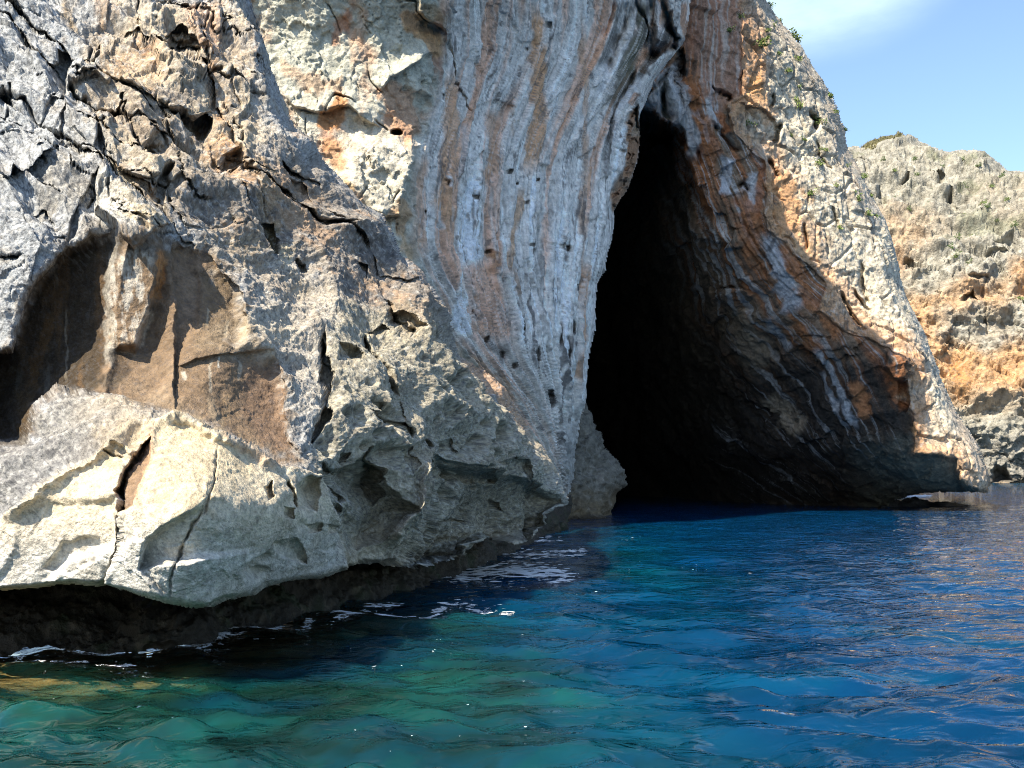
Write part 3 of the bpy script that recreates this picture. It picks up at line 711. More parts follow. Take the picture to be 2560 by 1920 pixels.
# ================================================================== streaked curtain of rock left of the cave
A3 = lambda *p: T(2.37, 600, 0, *p)
C5 = lambda *p: T(1.843, 1400, 0, *p)
D4 = D
R3 = lambda *p: T(4.148, 1500, 0, *p)      # crop of the arch top
edge_r = [(1790,-700),(1745,-250),(1728,0),(1722,60),(1716,103),(1690,135),(1666,160),(1636,201),(1609,258),(1598,290),(1601,342),(1596,380),(1590,412),(1578,450),(1566,480),(1549,507),(1535,529),(1533,575),(1522,629),(1514,678),(1495,711),(1491,759),(1486,803),(1477,870),(1467,938),(1465,996),(1457,1025),(1448,1049),(1444,1095),(1438,1131),(1433,1179),(1424,1227),(1409,1255)]
mc = [(500,-250,27),(500,100,27.5),(620,100,28),(700,300,27.5),(800,450,27.5),(900,300,28.3),(900,100,28.5),(900,560,27.8),(1030,600,28.4),(1040,420,28.9),(1060,200,29.3),(1100,0,29.5),(900,800,27.5),(500,700,26),
 (1120,600,30.6),(1200,400,32.2),(1200,150,32.4),(1300,600,33.8),(1400,400,36.2),(1400,150,36),(1480,600,37.6),(1530,420,39.2),(1560,200,39.2),(1640,60,39.6),(1600,280,40.2),(1500,50,37.8),(1200,850,31.8),(1300,900,33.4),(1400,900,35.8),(1460,900,37.0),(1440,1080,37.2),(1380,1150,35.4),(1300,1060,33.6),(1410,1250,36.8),
 (1100,-250,27.5),(1300,-250,31),(1500,-250,34.5),(1740,-250,37),(1000,-700,26),(1400,-700,29),(1780,-700,33),(500,-700,27),(1250,1200,33)]
mid_ = Relief(graded(600, 1800, 2.4, 420, 1801, 14), graded(-12, 1290, 2.4, -90, 1291, 14), mc, warp=(8, .012), seed=51)
m = mid_; X, Y = m.X, m.Y
m.rim(edge_r[:-1], 34, 2.6)
Lg = np.interp(Y, [-700,-300,0,170,316,400,633,760,900,960,1050,1150,1250,1290], [1130,1110,1105,1106,1070,1041,1034,1095,1150,1240,1300,1370,1400,1405])
Rg = np.interp(Y, [-700,-300,0,103,150,201,255,300,345,412,470,530,575,629,678,711,803,870,938,996,1049,1131,1227,1290], [1800,1745,1728,1712,1670,1634,1606,1582,1562,1550,1546,1542,1538,1528,1516,1500,1488,1479,1469,1466,1450,1441,1428,1420])
m.edge = fbm((X, Y * .5, X * 0), 0.03, 3, 57)
kx = np.ones(61) / 61.0
def ease(a): return np.repeat(np.convolve(np.pad(a[:, 0], 30, mode='edge'), kx, mode='valid')[:, None], a.shape[1], 1).astype(np.float32)
Lg, Rg = ease(Lg), ease(Rg)
tt = (X - Lg) / (Rg - Lg) + .006 * perlin(X / 90, Y / 300, X * 0, 58) + .003 * perlin(X / 18, Y / 70, X * 0, 59)
st = sstep(-.03, .04, tt)                       # 1 on the dripstone curtain
P = world_pt(X, Y, m.Z + m.dz)
zero = X * 0
fl = fbm((tt * 9, Y / 900, zero), 1, 3, 61, ridged=True)
fl2 = fbm((tt * 26, Y / 420, zero), 1, 3, 64, ridged=True)
fl3 = fbm((tt * 75, Y / 190, zero), 1, 2, 67)
low = sstep(300, 850, Y)
brk = .55 + .9 * np.clip(fbm((tt * 7, Y / 260, zero), 1, 3, 69) + .25, 0, 1)
m.dn += st * .10 * cellval(tt * 14, Y / 70 + .6 * fl, zero, 23)
m.dn += st * brk * ((.26 + .18 * low) * (fl - .4) + (.17 + .16 * low) * (fl2 - .4) + .11 * fl3)
big = fbm(P, .22, 4, 70); rg = fbm(P, .8, 5, 72, ridged=True); fi = fbm(P, 3.2, 4, 74, gain=.6)
m.dn += (1 - st) * (.30 * big + .16 * (rg - .45) + .14 * cellval(P[0] * .9 + big, P[1] * .5, P[2] * .8 + rg, 21) + .07 * cellval(P[0] * 3 + rg, P[1] * 2, P[2] * 2.6, 22)) + st * .25 * big + .07 * fi + .035 * fbm(P, 9, 3, 78, gain=.65)
m.dn *= .4 + .6 * sstep(0, 30, seg_dist(X, Y, edge_r)[0])
# folded gutters over the cave
for pts, w, dp in [(R3((640,-40),(660,150),(690,300),(760,380),(850,420)), 9, 1.6), (R3((330,-20),(400,120),(470,230),(480,420),(470,600)), 5, .7), (R3((520,-20),(530,150),(540,300),(510,600)), 6, .8), (R3((240,-20),(230,200),(120,560),(20,820)), 9, .9),
 (R3((100,-20),(60,200),(0,420)), 6, .6), (R3((400,640),(330,760),(230,960),(140,1180),(90,1400),(60,1650)), 6, .8), (R3((420,640),(560,560),(660,480),(820,440)), 12, 1.5), (R3((120,1530),(200,1580),(240,1600)), 3, .5)]:
    m.crack(pts, w, dp)
m.poly(R3((540,280),(650,270),(680,340),(660,430),(600,420),(550,380)), -.35, 4)
m.dome(R3((660,120),(740,100),(760,260),(830,380),(760,400),(690,330)), 1.0, .5)
# jamb of broken red rock under the arch
jamb = R3((380,1080),(300,1180),(260,1300),(240,1560),(240,1700)) + C5((240,880),(240,1000),(275,940),(325,870),(352,750),(372,630),(360,560))
m.poly(jamb, .9, 4, lab=2)
sj = sstep(-4, 8, poly_sd(m.WX, m.WY, jamb))
m.dz += sj * (.9 * cellval(X / 38 + .5 * m.edge, Y / 34, zero, 24) + .5 * cellval(X / 15 + m.edge, Y / 14, zero, 25))
# left, sunlit face: cracks, ledge, overhanging block
for pts, w, dp in [(A3((950,10),(1040,14),(1055,80),(1100,130),(1170,180),(1222,200)), 4, .8), (A3((1222,200),(1215,240),(1240,330),(1270,470),(1300,560),(1320,615),(1365,690)), 3, .8), (A3((500,650),(540,580),(560,566),(620,590),(690,600)), 3, .6),
 (A3((380,660),(395,740),(400,790)), 2.4, .4), (A3((790,700),(825,745),(880,780)), 3, .5), (A3((690,480),(700,560)), 2, .3), (A3((730,140),(780,200)), 2, .3), (A3((500,0),(560,120),(620,220)), 2.5, .3), (A3((690,1190),(740,1140),(750,1090)), 4, .4), (A3((900,1200),(950,1120)), 3, .4), (A3((1350,330),(1370,450),(1360,600)), 2.5, .35), (A3((750,330),(770,460),(850,560)), 3, .5)]:
    m.crack(pts, w * .62, dp * .5)
m.poly(A3((1050,-40),(1270,-40),(1275,100),(1210,195),(1120,150),(1060,95)), -.75, 8, lab=3)
m.lip(A3((250,560),(330,600),(480,640),(640,630),(700,680),(830,760)), .3, 40, side=-1)
m.lip(A3((820,560),(900,460),(990,400),(1100,330),(1170,300)), .3, 40, side=-1)
m.pit(*A3((930,785))[0], 15, 10, .9)
m.poly(A3((640,830),(720,790),(900,850),(1050,850),(1020,1000),(960,1180),(850,1250),(700,1200),(600,1090),(640,960)), -.3, 26)
m.lip(A3((720,1240),(830,1255),(890,1270),(950,1280),(960,1180),(1000,1060),(1050,880),(1100,850)), .45, 40, side=-1)
m.dome(A3((1370,690),(1400,620),(1500,590),(1620,640),(1620,800),(1500,830),(1400,760)), .5, .5)
HOLE_SHADE = []  # small dark holes: their shade goes into the colour, with slight depth
for q in [(1390,1060,8,24),(1372,1175,12,9),(1220,1090,4,12),(1730,1460,18,7),(1745,1515,9,22),(1905,1470,7,12),(1945,1470,7,10),(1105,1280,4,16),(1450,1500,12,5),(1190,570,7,12),(1680,290,9,6),(1770,1070,10,5),(1700,1200,14,6),(1590,1010,12,8),(1820,150,14,12),(1650,1080,6,4)]:
    HOLE_SHADE.append((A3((q[0], q[1] - q[3] * 1.8), (q[0] + 3, q[1]), (q[0], q[1] + q[3] * 2)), max(q[2] * .3, 1.6)))
for q in [(970,215,5,14),(985,385,5,12),(1225,450,5,16),(1325,275,7,14),(1500,440,8,22),(1400,840,14,26),(1390,800,8,12),(1040,520,14,9),(1120,600,16,10),(1195,650,7,9),(1530,245,4,12),(1310,600,4,40),(1440,470,5,40),(1470,540,4,40)]:
    HOLE_SHADE.append((D4((q[0], q[1] - q[3] * 1.6), (q[0] + 3, q[1]), (q[0], q[1] + q[3] * 2)), max(q[2] * .3, 1.6)))

c1 = fbm(P, .12, 4, 80); c2 = fbm(P, .5, 5, 82); c3 = fbm(P, 2.5, 4, 84)
m.fill((.55, .51, .41))
# left face: greenish grey above, cream and rust below
m.mix(sstep(420, 150, Y + 120 * c2) * .8, (.45, .45, .37))
m.mix(sstep(.0, .28, fbm((P[0], P[1], P[2] * .5), .45, 5, 86, gain=.62)) * .85, (.50, .25, .125))
m.mix(sstep(.16, .36, fbm((P[0], P[1], P[2] * .5), .6, 5, 90)) * .6, (.38, .15, .07))
m.mix(sstep(.1, .4, c2) * .5, (.66, .58, .44))
for pts, c, a in [(A3((480,640),(560,570),(620,620),(640,700),(580,760),(470,720)), (.46,.22,.09), .9), (A3((560,100),(640,60),(650,160),(590,260),(540,260)), (.42,.20,.11), .8), (A3((930,80),(1040,80),(1180,220),(1200,330),(1120,330),(980,200)), (.50,.30,.15), .85), (A3((420,820),(600,820),(620,1000),(520,960)), (.50,.26,.12), .75),
 (A3((820,520),(980,480),(1100,620),(1100,800),(980,840),(850,720)), (.50,.28,.16), .75), (A3((560,1000),(660,1080),(720,1180),(640,1150)), (.62,.44,.24), .8), (A3((880,1250),(960,1180),(1010,1250),(1000,1400),(930,1400)), (.52,.30,.14), .7), (A3((1050,20),(1250,90),(1220,190),(1100,130)), (.30,.20,.10), .7),
 (A3((260,380),(400,430),(560,470),(600,540),(440,560),(280,460)), (.48,.30,.18), .6), (A3((960,1380),(1020,1340),(1040,1560),(990,1500)), (.62,.42,.24), .8)]:
    m.paint(pts, c, a, 8, 34)
# dripstone: white, grey, rust and black streaks following the flow
s1 = fbm((tt * 13, Y / 1100, zero), 1, 4, 100); s2 = fbm((tt * 34, Y / 520, zero), 1, 4, 104, gain=.6); s3 = fbm((tt * 90, Y / 260, zero), 1, 3, 108)
D0 = m.C.copy()
m.fill((.60, .595, .57))
m.mix(sstep(-.05, .25, s2 + .25 * s3), (.80, .80, .79))
m.mix(sstep(.02, .26, s1 + .3 * s2 + .18 * c2 - .12 * low) * .85, (.66, .43, .31))
m.mix(sstep(.2, .36, s1 + .35 * s3 - .1 * low) * .7, (.56, .30, .17))
m.mix(sstep(.1, .4, s1 * -1 + .3 * s3) * (.35 + .5 * low) * .8, (.88, .885, .88))
m.mix(sstep(.66, .30, tt) * sstep(-.08, .22, s1 + .6 * s2) * .7, (.63, .42, .31))
for pts, w, c, a in [(A3((1725,0),(1745,120),(1740,250),(1760,420),(1755,650),(1760,820),(1740,960),(1700,1060)), 19, (.56,.33,.18), .9), (A3((1215,380),(1250,560),(1240,800),(1225,1000),(1200,1200),(1250,1400)), 17, (.56,.34,.2), .8), (A3((1480,640),(1500,800),(1480,1000),(1420,1100)), 20, (.48,.30,.19), .75),
 (A3((2045,80),(2035,330),(2050,560),(2040,900),(2045,1080),(2015,1250),(2020,1480)), 7, (.52,.35,.24), .7), (A3((1060,900),(1050,1200),(1070,1500)), 26, (.60,.38,.25), .75), (A3((1690,1100),(1640,1300),(1600,1450),(1560,1659)), 12, (.50,.29,.14), .7),
 (A3((1380,1040),(1340,1200),(1320,1340),(1360,1480),(1330,1640)), 20, (.90,.91,.92), .95), (A3((1190,1250),(1195,1360)), 6, (.66,.67,.68), .9), (A3((1230,1040),(1235,1120)), 3, (.68,.68,.68), .9), (A3((1310,720),(1300,900),(1290,1100)), 10, (.58,.57,.56), .6),
 (D4((910,30),(950,160),(920,300),(910,420),(920,540)), 22, (.90,.91,.92), .9), (D4((1570,90),(1580,260),(1560,420),(1570,520),(1540,640),(1540,780)), 11, (.52,.32,.2), .85), (D4((1060,60),(1100,110),(1060,200)), 9, (.34,.17,.07), .8), (D4((1010,100),(1040,300),(1080,480),(1060,540)), 42, (.60,.36,.24), .8),
 (D4((950,600),(1060,690),(1150,760),(1200,850)), 14, (.60,.40,.27), .8), (D4((1215,140),(1210,300)), 10, (.46,.31,.2), .6), (D4((1290,160),(1280,330),(1285,480),(1300,680)), 4, (.13,.125,.12), .85), (D4((1440,420),(1450,540),(1440,700)), 4, (.10,.10,.10), .85), (D4((1490,460),(1470,620),(1450,850),(1440,980)), 4, (.07,.07,.07), .8),
 (D4((1380,780),(1410,860)), 10, (.06,.06,.06), .8), (D4((1440,980),(1450,1050)), 13, (.05,.05,.05), .8), (D4((1490,1040),(1500,1100)), 10, (.05,.05,.05), .7), (D4((1030,520),(1120,600),(1150,640)), 14, (.10,.085,.07), .7),
 (C5((560,40),(480,160),(400,300),(300,420),(240,560),(215,720),(205,840)), 9, (.075,.075,.07), .9), (C5((360,0),(370,120),(330,260),(270,400),(220,520)), 22, (.10,.10,.075), .85), (C5((250,0),(240,160),(180,330)), 9, (.10,.10,.095), .8), (C5((300,0),(280,150),(210,330),(160,470)), 9, (.60,.61,.62), .8), (C5((90,0),(110,300),(100,900),(90,1500)), 5, (.45,.30,.2), .5),
 (C5((450,0),(440,130),(410,230)), 11, (.62,.63,.63), .8), (C5((510,-10),(520,70),(540,150)), 10, (.60,.60,.58), .7), (C5((480,60),(500,130),(470,220),(400,300)), 10, (.05,.05,.045), .85), (C5((420,100),(440,120),(430,220)), 5, (.06,.06,.06), .7), (C5((575,0),(570,60),(590,170)), 9, (.42,.22,.12), .8),
 (R3((380,760),(300,960),(180,1140),(130,1330),(130,1520)), 12, (.58,.59,.60), .9), (R3((360,960),(300,1100)), 10, (.42,.22,.13), .8), (R3((400,-20),(420,160),(380,420),(300,640),(230,800)), 14, (.125,.125,.085), .8), (R3((540,560),(660,470),(800,400)), 14, (.13,.07,.04), .8), (R3((430,640),(470,700),(420,760)), 12, (.12,.075,.04), .7)]:
    m.stroke(pts, w, c, a, rag=.7)
m.mix(sstep(.70, .93, 1 - np.abs(fbm((tt * 42, Y / 380, zero), 1, 2, 112)) * 3.2) * sstep(-.05, .25, fbm((tt * 10, Y / 160, zero), 1, 3, 114)) * .8, (.11, .105, .10))
m.mix(sstep(.24, .40, fbm((X / 20, Y / 52, zero), 1, 4, 116, gain=.65)) * .75, (.14, .135, .13))
m.mix(sstep(.06, .34, fbm((tt * 120, Y / 150, zero), 1, 3, 117, gain=.7)) * .65, (.22, .215, .205))
m.mix(sstep(.1, .4, -fbm((tt * 100, Y / 210, zero), 1, 3, 119, gain=.7)) * .5, (.80, .80, .79))
sp2 = fbm((tt * 60, Y / 34, zero), 1, 4, 121, gain=.7)
m.mix(sstep(.16, .34, sp2) * sstep(-.15, .2, s2 + c2) * .75, (.10, .095, .09))
for pts, w in HOLE_SHADE:
    m.crack(pts, w * 1.6, .35); m.stroke(pts, w * 1.5, (.07, .065, .06), .8, rag=1.2)
m.C = np.minimum(m.C * np.array([1.30, 1.20, 1.11], np.float32), .92)
m.C = D0 * (1 - st[..., None]) + m.C * st[..., None]
m.mix(sstep(.22, .40, fbm((X / 26, Y / 26, zero), 1, 4, 118, gain=.65)) * .45 * (1 - st), (.14, .125, .10))
m.paint(jamb, (.40, .27, .17), .85, 4, 8)
m.mix(sj * sstep(-.1, .2, cellval(X / 44 + m.edge, Y / 50, zero, 27)) * .7, (.46, .23, .12))
m.mix(sstep(1030, 1130, Y + 60 * c2) * sstep(1360, 1420, X) * .6, (.22, .22, .20))
mask = inside(X + 6 * m.edge, Y, edge_r + [(1380,1290),(700,1290),(420,900),(420,-720),(1790,-720)])
mid_cliff = empty('cliff', (2, 34, 1.5), 'white and rust streaked rock curtain overhanging left of the cave mouth', 'cliff', 'structure')
mo = m.build(mask, {0: 'streaked_face', 2: 'rock_jamb', 3: 'rock_block'}, M_MID, mid_cliff, skirt=(.6, 2, 5, 12))
if 2 in mo: mo[2]['label'] = 'broken reddish rock lining the left side of the arch'
if 3 in mo: mo[3]['label'] = 'overhanging brown block at the top of the lit face'
del mid_, m, P, fl, fl2, fl3, big, rg, fi, s1, s2, s3, D0, tt, st, Lg, Rg

# ---- rock stub standing in the cave entrance
sc_ = [(1150,1000,45),(1250,950,44),(1445,1040,43),(1500,1100,42.5),(1540,1180,42.6),(1450,1200,40.8),(1350,1200,40),(1400,1300,39.3),(1530,1290,41.3),(1300,1330,38.5),(1380,1350,38.4),(1520,1340,40.2)]
stub = Relief(np.arange(1180, 1600, 2.4), np.arange(900, 1344, 2.4), sc_, seed=90)
out_ = D4((1500,850),(1590,850),(1600,890),(1640,950),(1680,1040),(1720,1100),(1745,1150),(1760,1210),(1782,1285),(1740,1310),(1735,1370),(1715,1420),(1735,1500),(1700,1560),(1100,1560),(1100,850))
stub.rim(out_[:12], 40, 3)
P = world_pt(stub.X, stub.Y, stub.Z)
stub.dn += .5 * fbm(P, .5, 4, 91) + .35 * (fbm(P, 1.3, 4, 92, ridged=True) - .4) + .06 * fbm(P, 6, 3, 93)
stub.dn += .22 * cellval(P[0] * .9, P[1] * .6, P[2] * .8, 51) + .10 * cellval(P[0] * 2.6, P[1] * 2, P[2] * 2.4, 52)
stub.fill((.20, .185, .15)); ssk = fbm(P, 4, 3, 95, gain=.75); stub.mix(sstep(.05, .3, ssk) * .7, (.07, .065, .055)); stub.mix(sstep(.1, .35, -ssk) * .4, (.34, .31, .25)); stub.mix(sstep(1180, 1290, stub.Y + 60 * stub.edge) * .8, (.17, .125, .07)); stub.mix(sstep(.1, .4, fbm(P, 1.5, 4, 94)) * .5, (.36, .32, .26)); stub.mix(sstep(1286, 1300, stub.Y) * .8, (.05, .04, .03))
o = stub.build(inside(stub.X + 5 * stub.edge, stub.Y, out_), {0: 'rock'}, M_MID, None)[0]
tag(o, 'grey brown rock stub standing in the water at the left of the cave mouth', 'rock', 'structure')
del stub, P
# ================================================================== right cliff with the cave inside
sky_edge = [(1850,-260),(1890,-90),(1918,0),(1943,43),(1975,81),(2002,114),(2024,146),(2035,168),(2056,195),(2073,233),(2094,266),(2111,315),(2120,358),(2127,374),(2160,434),(2187,499),(2214,548),(2236,608),(2246,651),(2252,694),(2270,745),(2286,773),(2311,820),(2328,857),(2354,936),(2386,1015),(2417,1067),(2449,1119),(2470,1172),(2476,1203),(2467,1232)]
foot = [(2467,1232),(2422,1227),(2370,1224),(2318,1226),(2290,1231),(2270,1240),(2246,1247),(2225,1262),(2200,1280),(2150,1330)]
rc = [(1900,-250,47),(1700,-250,42),(1500,-250,42),(1250,-250,43),(1720,20,42.5),(1800,20,43.4),(1900,20,45.2),(1640,150,42.2),(1600,240,42.6),(1700,200,42.6),(1760,150,43.0),(1850,250,44.0),(2000,150,46.4),(2050,230,47),(1950,400,45.2),(2100,400,46.8),(2000,600,45.4),(2160,560,46.8),(2150,800,46),(2240,720,46.8),(2250,950,45.8),(2330,930,46.6),(2380,1080,46.4),(2440,1180,46.6),(2300,1150,45.8),(2400,1215,46.2),
 (1700,300,43.4),(1760,420,44.6),(1680,420,45.4),(1850,600,45.8),(1750,600,47.6),(1950,760,46.6),(1850,800,49.2),(2050,880,46.8),(1950,950,49.6),(2150,1000,46.6),(2060,1080,48.6),(2200,1150,47.0),(2180,1222,48.6),(2050,1220,51),
 (1620,300,44.5),(1620,420,49),(1580,400,53),(1660,560,50.5),(1600,600,57),(1540,700,66),(1700,750,55),(1600,850,64),(1520,900,72),(1720,950,57),(1850,1050,53.5),(1650,1080,64),(1500,1100,76),(1800,1200,58),(1650,1230,68),(1500,1240,78),(1950,1260,54),(2100,1290,52.5),(2240,1290,51),(1700,1320,66),(1500,1320,78),
 (1400,700,72),(1400,1000,80),(1400,1250,80),(1300,700,62),(1280,1000,66),(1280,1250,66),(1200,500,46),(1180,900,46),(1180,1250,46),(1450,450,56),(1350,300,46),(1250,100,43)]
right = Relief(graded(1480, 2492, 2.2, 1180, 2493, 8), graded(-12, 1330, 2.2, -260, 1331, 12), rc, warp=(8, .014), seed=61)
m = right; X, Y = m.X, m.Y; zero = X * 0
m.rim(sky_edge, 42, 4.0); m.rim(foot[:6], 10, 1.2)
# arch: the cave cuts in behind a sharp lip at the top
cave = R3((250,1300),(300,1180),(380,1085),(450,1085),(540,1120),(640,1170),(740,1200),(800,1260),(860,1340),(890,1440),(900,1560),(960,1700),(1100,2200)) + [(1830,760),(1900,1000),(1900,1340),(1180,1340),(1180,400),(1500,400)]
sdc = poly_sd(m.WX, m.WY, cave)
topw = sstep(720, 330, Y)
m.dz += sstep(-5, 14, sdc) * topw * 5.0 + sstep(0, 90, sdc) * topw * 2.5
m.dome(C5((405,600),(440,565),(500,565),(530,600),(515,640),(460,650),(420,640)), 3.0, .4)
m.lip(C5((400,690),(450,660),(500,665),(530,720)), 1.6, 16, side=1)
# keystone folds between the arch and the curtain
for pts, w, dp in [(R3((470,1000),(560,900),(660,800),(720,700),(900,440)), 5, .7), (R3((680,820),(640,960),(660,1100),(760,1200)), 8, .8), (R3((760,780),(820,900),(830,1100)), 5, .5), (R3((1240,940),(1330,1000),(1420,1060)), 5, .8), (R3((1150,880),(1280,960)), 4, .6)]:
    m.crack(pts, w, dp)
m.dome(R3((910,450),(900,760),(860,840),(780,780),(740,680)), 1.4, .6)
m.dome(R3((620,940),(660,930),(680,1040),(650,1080),(620,1020)), .9, .5)
# where the sunlit face stands proud of the stained inner wall
lit_edge = [(1846,-60),(1850,60),(1856,150),(1860,240)] + C5((770,480),(800,600),(880,700),(940,780),(960,880),(930,960),(950,1060),(1030,1120),(1090,1190),(1180,1240),(1230,1300),(1180,1440)) + T(1.907, 1400, 700, (1240,160),(1400,270),(1560,330),(1670,400),(1665,440),(1640,470),(1600,560),(1680,640),(1690,830),(1880,860),(1900,960),(1950,1005))
m.lip(lit_edge, .25, 46, side=-1)
m.poly(T(1.907, 1400, 700, (1555,350),(1600,360),(1672,410),(1672,438),(1640,465),(1590,470),(1540,420)), -1.6, 5)
m.dome(T(1.907, 1400, 700, (1600,480),(1650,470),(1660,600),(1640,640),(1600,600)), .9, .5)
m.lip(C5((830,470),(880,490),(940,510),(1010,540),(1020,600),(1000,650)), .3, 30, side=-1)
m.poly(C5((560,990),(600,900),(700,950),(720,1050),(690,1150),(600,1080)), -.5, 10)
m.lip(C5((540,860),(590,1000),(640,1090),(760,1130),(860,1140)), .9, 60, side=-1)
m.lip(C5((690,1360),(750,1325),(830,1310),(900,1350)), .9, 60, side=1)
for pts, w, dp in [(C5((700,560),(760,620),(800,690),(830,700)), 5, .7), (C5((820,870),(850,850),(880,880)), 5, .8), (C5((700,1370),(760,1320),(840,1310)), 4, .7), (C5((640,690),(650,760)), 5, .6), (C5((600,700),(600,880)), 7, .7), (C5((960,740),(1000,800),(1010,830)), 6, .8), (C5((1000,590),(1030,570),(1000,660)), 6, 1.0), (C5((1140,510),(1170,560),(1180,610)), 8, 1.0), (C5((1130,1030),(1135,1150)), 4, .8), (C5((1250,950),(1290,1050)), 4, .6), (C5((1390,1200),(1400,1300),(1440,1420)), 5, .8), (C5((1180,640),(1260,780)), 4, .5), (C5((980,430),(990,500)), 6, .9), (C5((1300,1330),(1350,1450),(1420,1550)), 5, .9), (C5((1360,1330),(1440,1440)), 4, .7)]:
    m.crack(pts, w, dp)

P = world_pt(X, Y, m.Z + m.dz)
# streak coordinate along the stained wall (runs down to the right)
Ag = np.interp(Y, [-260,0,200,280,400,600,800,950,1100,1330], [1600,1640,1600,1640,1690,1770,1870,2000,2100,2300])
Bg = np.interp(Y, [-260,0,200,340,480,590,700,810,900,1000,1330], [1840,1848,1858,1860,1912,1960,2050,2200,2262,2290,2420])
tt = (X - Ag) / (Bg - Ag) + .03 * perlin(X / 70, Y / 90, zero, 131) + .014 * perlin(X / 22, Y / 30, zero, 132)
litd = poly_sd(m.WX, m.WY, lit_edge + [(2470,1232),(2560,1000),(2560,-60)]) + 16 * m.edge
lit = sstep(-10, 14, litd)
big = fbm(P, .16, 4, 140); rg = fbm(P, .42, 5, 142, ridged=True); fi = fbm(P, 1.8, 4, 144, gain=.6); f2 = fbm(P, 5, 3, 146, gain=.6)
flam = sstep(860, 640, Y + 120 * m.edge) * sstep(-.5, .1, tt)
fl = fbm((tt * 6, Y / 700, zero), 1, 4, 150, ridged=True); fl2 = fbm((tt * 24, Y / 300, zero), 1, 3, 152)
m.dn += (1 - lit) * (flam * (.20 * (fl - .4) + .10 * fl2) + .8 * big + .22 * (rg - .45) + .34 * cellval(P[0] * .45 + .6 * big, P[1] * .25, P[2] * .5 + .5 * rg, 33) + .16 * cellval(P[0] * 1.3 + rg, P[1] * .8, P[2] * 1.2 + big, 34)) + lit * (.5 * big + .16 * (rg - .45) + .12 * cellval(P[0] * .55 + big, P[1] * .4, P[2] * .5 + rg, 31) + .05 * cellval(P[0] * 1.6 + rg, P[1] * 1.2, P[2] * 1.5, 32)) + (.11 - .02 * lit) * fi + .045 * f2
v1, ve1 = voronoi(P[0] * .75, P[1] * .6, P[2] * .6, 6); v2, ve2 = voronoi(P[0] * 1.7, P[1] * 1.5, P[2] * 1.3, 7)
m.dn -= lit * (.20 * sstep(.09, .01, ve1) * sstep(-.2, .25, rg - .45 + fi) + .05 * sstep(.14, .02, ve2) * sstep(-.2, .2, fi))
m.dn *= .4 + .6 * sstep(0, 34, seg_dist(X, Y, sky_edge)[0])
m.dn -= .05 * sstep(.5, .15, v2)
# smooth swollen underside at the foot
footz = sstep(1010, 1200, Y + 90 * m.edge + 40 * big) * (1 - lit)
m.dn *= (1 - .45 * footz)
m.dz += .0 + footz * np.clip((Y - 1100) / 120, 0, 1.3) * 1.4

c1 = fbm(P, .07, 4, 160); c2 = fbm(P, .3, 5, 162); c3 = fbm(P, 1.6, 4, 164)
s1 = fbm((tt * 6, Y / 900, zero), 1, 4, 166); s2 = fbm((tt * 17, Y / 420, zero), 1, 4, 168, gain=.6); s3 = fbm((tt * 45, Y / 200, zero), 1, 3, 170)
m.fill((.26, .18, .12))
m.mix(sstep(-.12, .22, s1 + .25 * c2) * .9, (.42, .165, .065))
m.mix(sstep(.04, .22, s2 + .25 * s3) * .85, (.52, .49, .46))
m.mix(sstep(.12, .3, -s2 + .4 * s3) * .75, (.09, .075, .06))
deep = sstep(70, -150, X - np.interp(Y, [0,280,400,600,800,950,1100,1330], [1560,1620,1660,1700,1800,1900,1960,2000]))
m.mix(deep * .85, (.10, .075, .048))  # cave shade painted in, stronger towards the back
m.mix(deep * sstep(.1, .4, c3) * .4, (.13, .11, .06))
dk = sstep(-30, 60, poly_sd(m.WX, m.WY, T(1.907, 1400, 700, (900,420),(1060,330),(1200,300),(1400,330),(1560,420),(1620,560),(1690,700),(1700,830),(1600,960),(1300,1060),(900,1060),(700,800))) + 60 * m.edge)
m.mix(sstep(8, 50, sdc) * topw * .9, (.045, .036, .026))  # painted shade just inside the top of the arch
m.mix(sstep(20, 150, sdc) * .9, (.085, .066, .045))  # painted shade further into the cave
m.mix(sstep(700, 1000, Y + 100 * m.edge - .12 * (X - 1800)) * .9, (.030, .026, .019))  # lower wall: damp darkness plus shade painted into the colour
m.mix(dk * sstep(-.25, .2, -s2 + .3 * s3) * .85, (.05, .045, .04))  # black streaks and painted shade on the lower right wall
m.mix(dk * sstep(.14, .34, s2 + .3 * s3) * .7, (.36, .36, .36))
m.mix(footz * sstep(2080, 2240, X) * sstep(1060, 1120, Y) * .8, (.20, .195, .15))
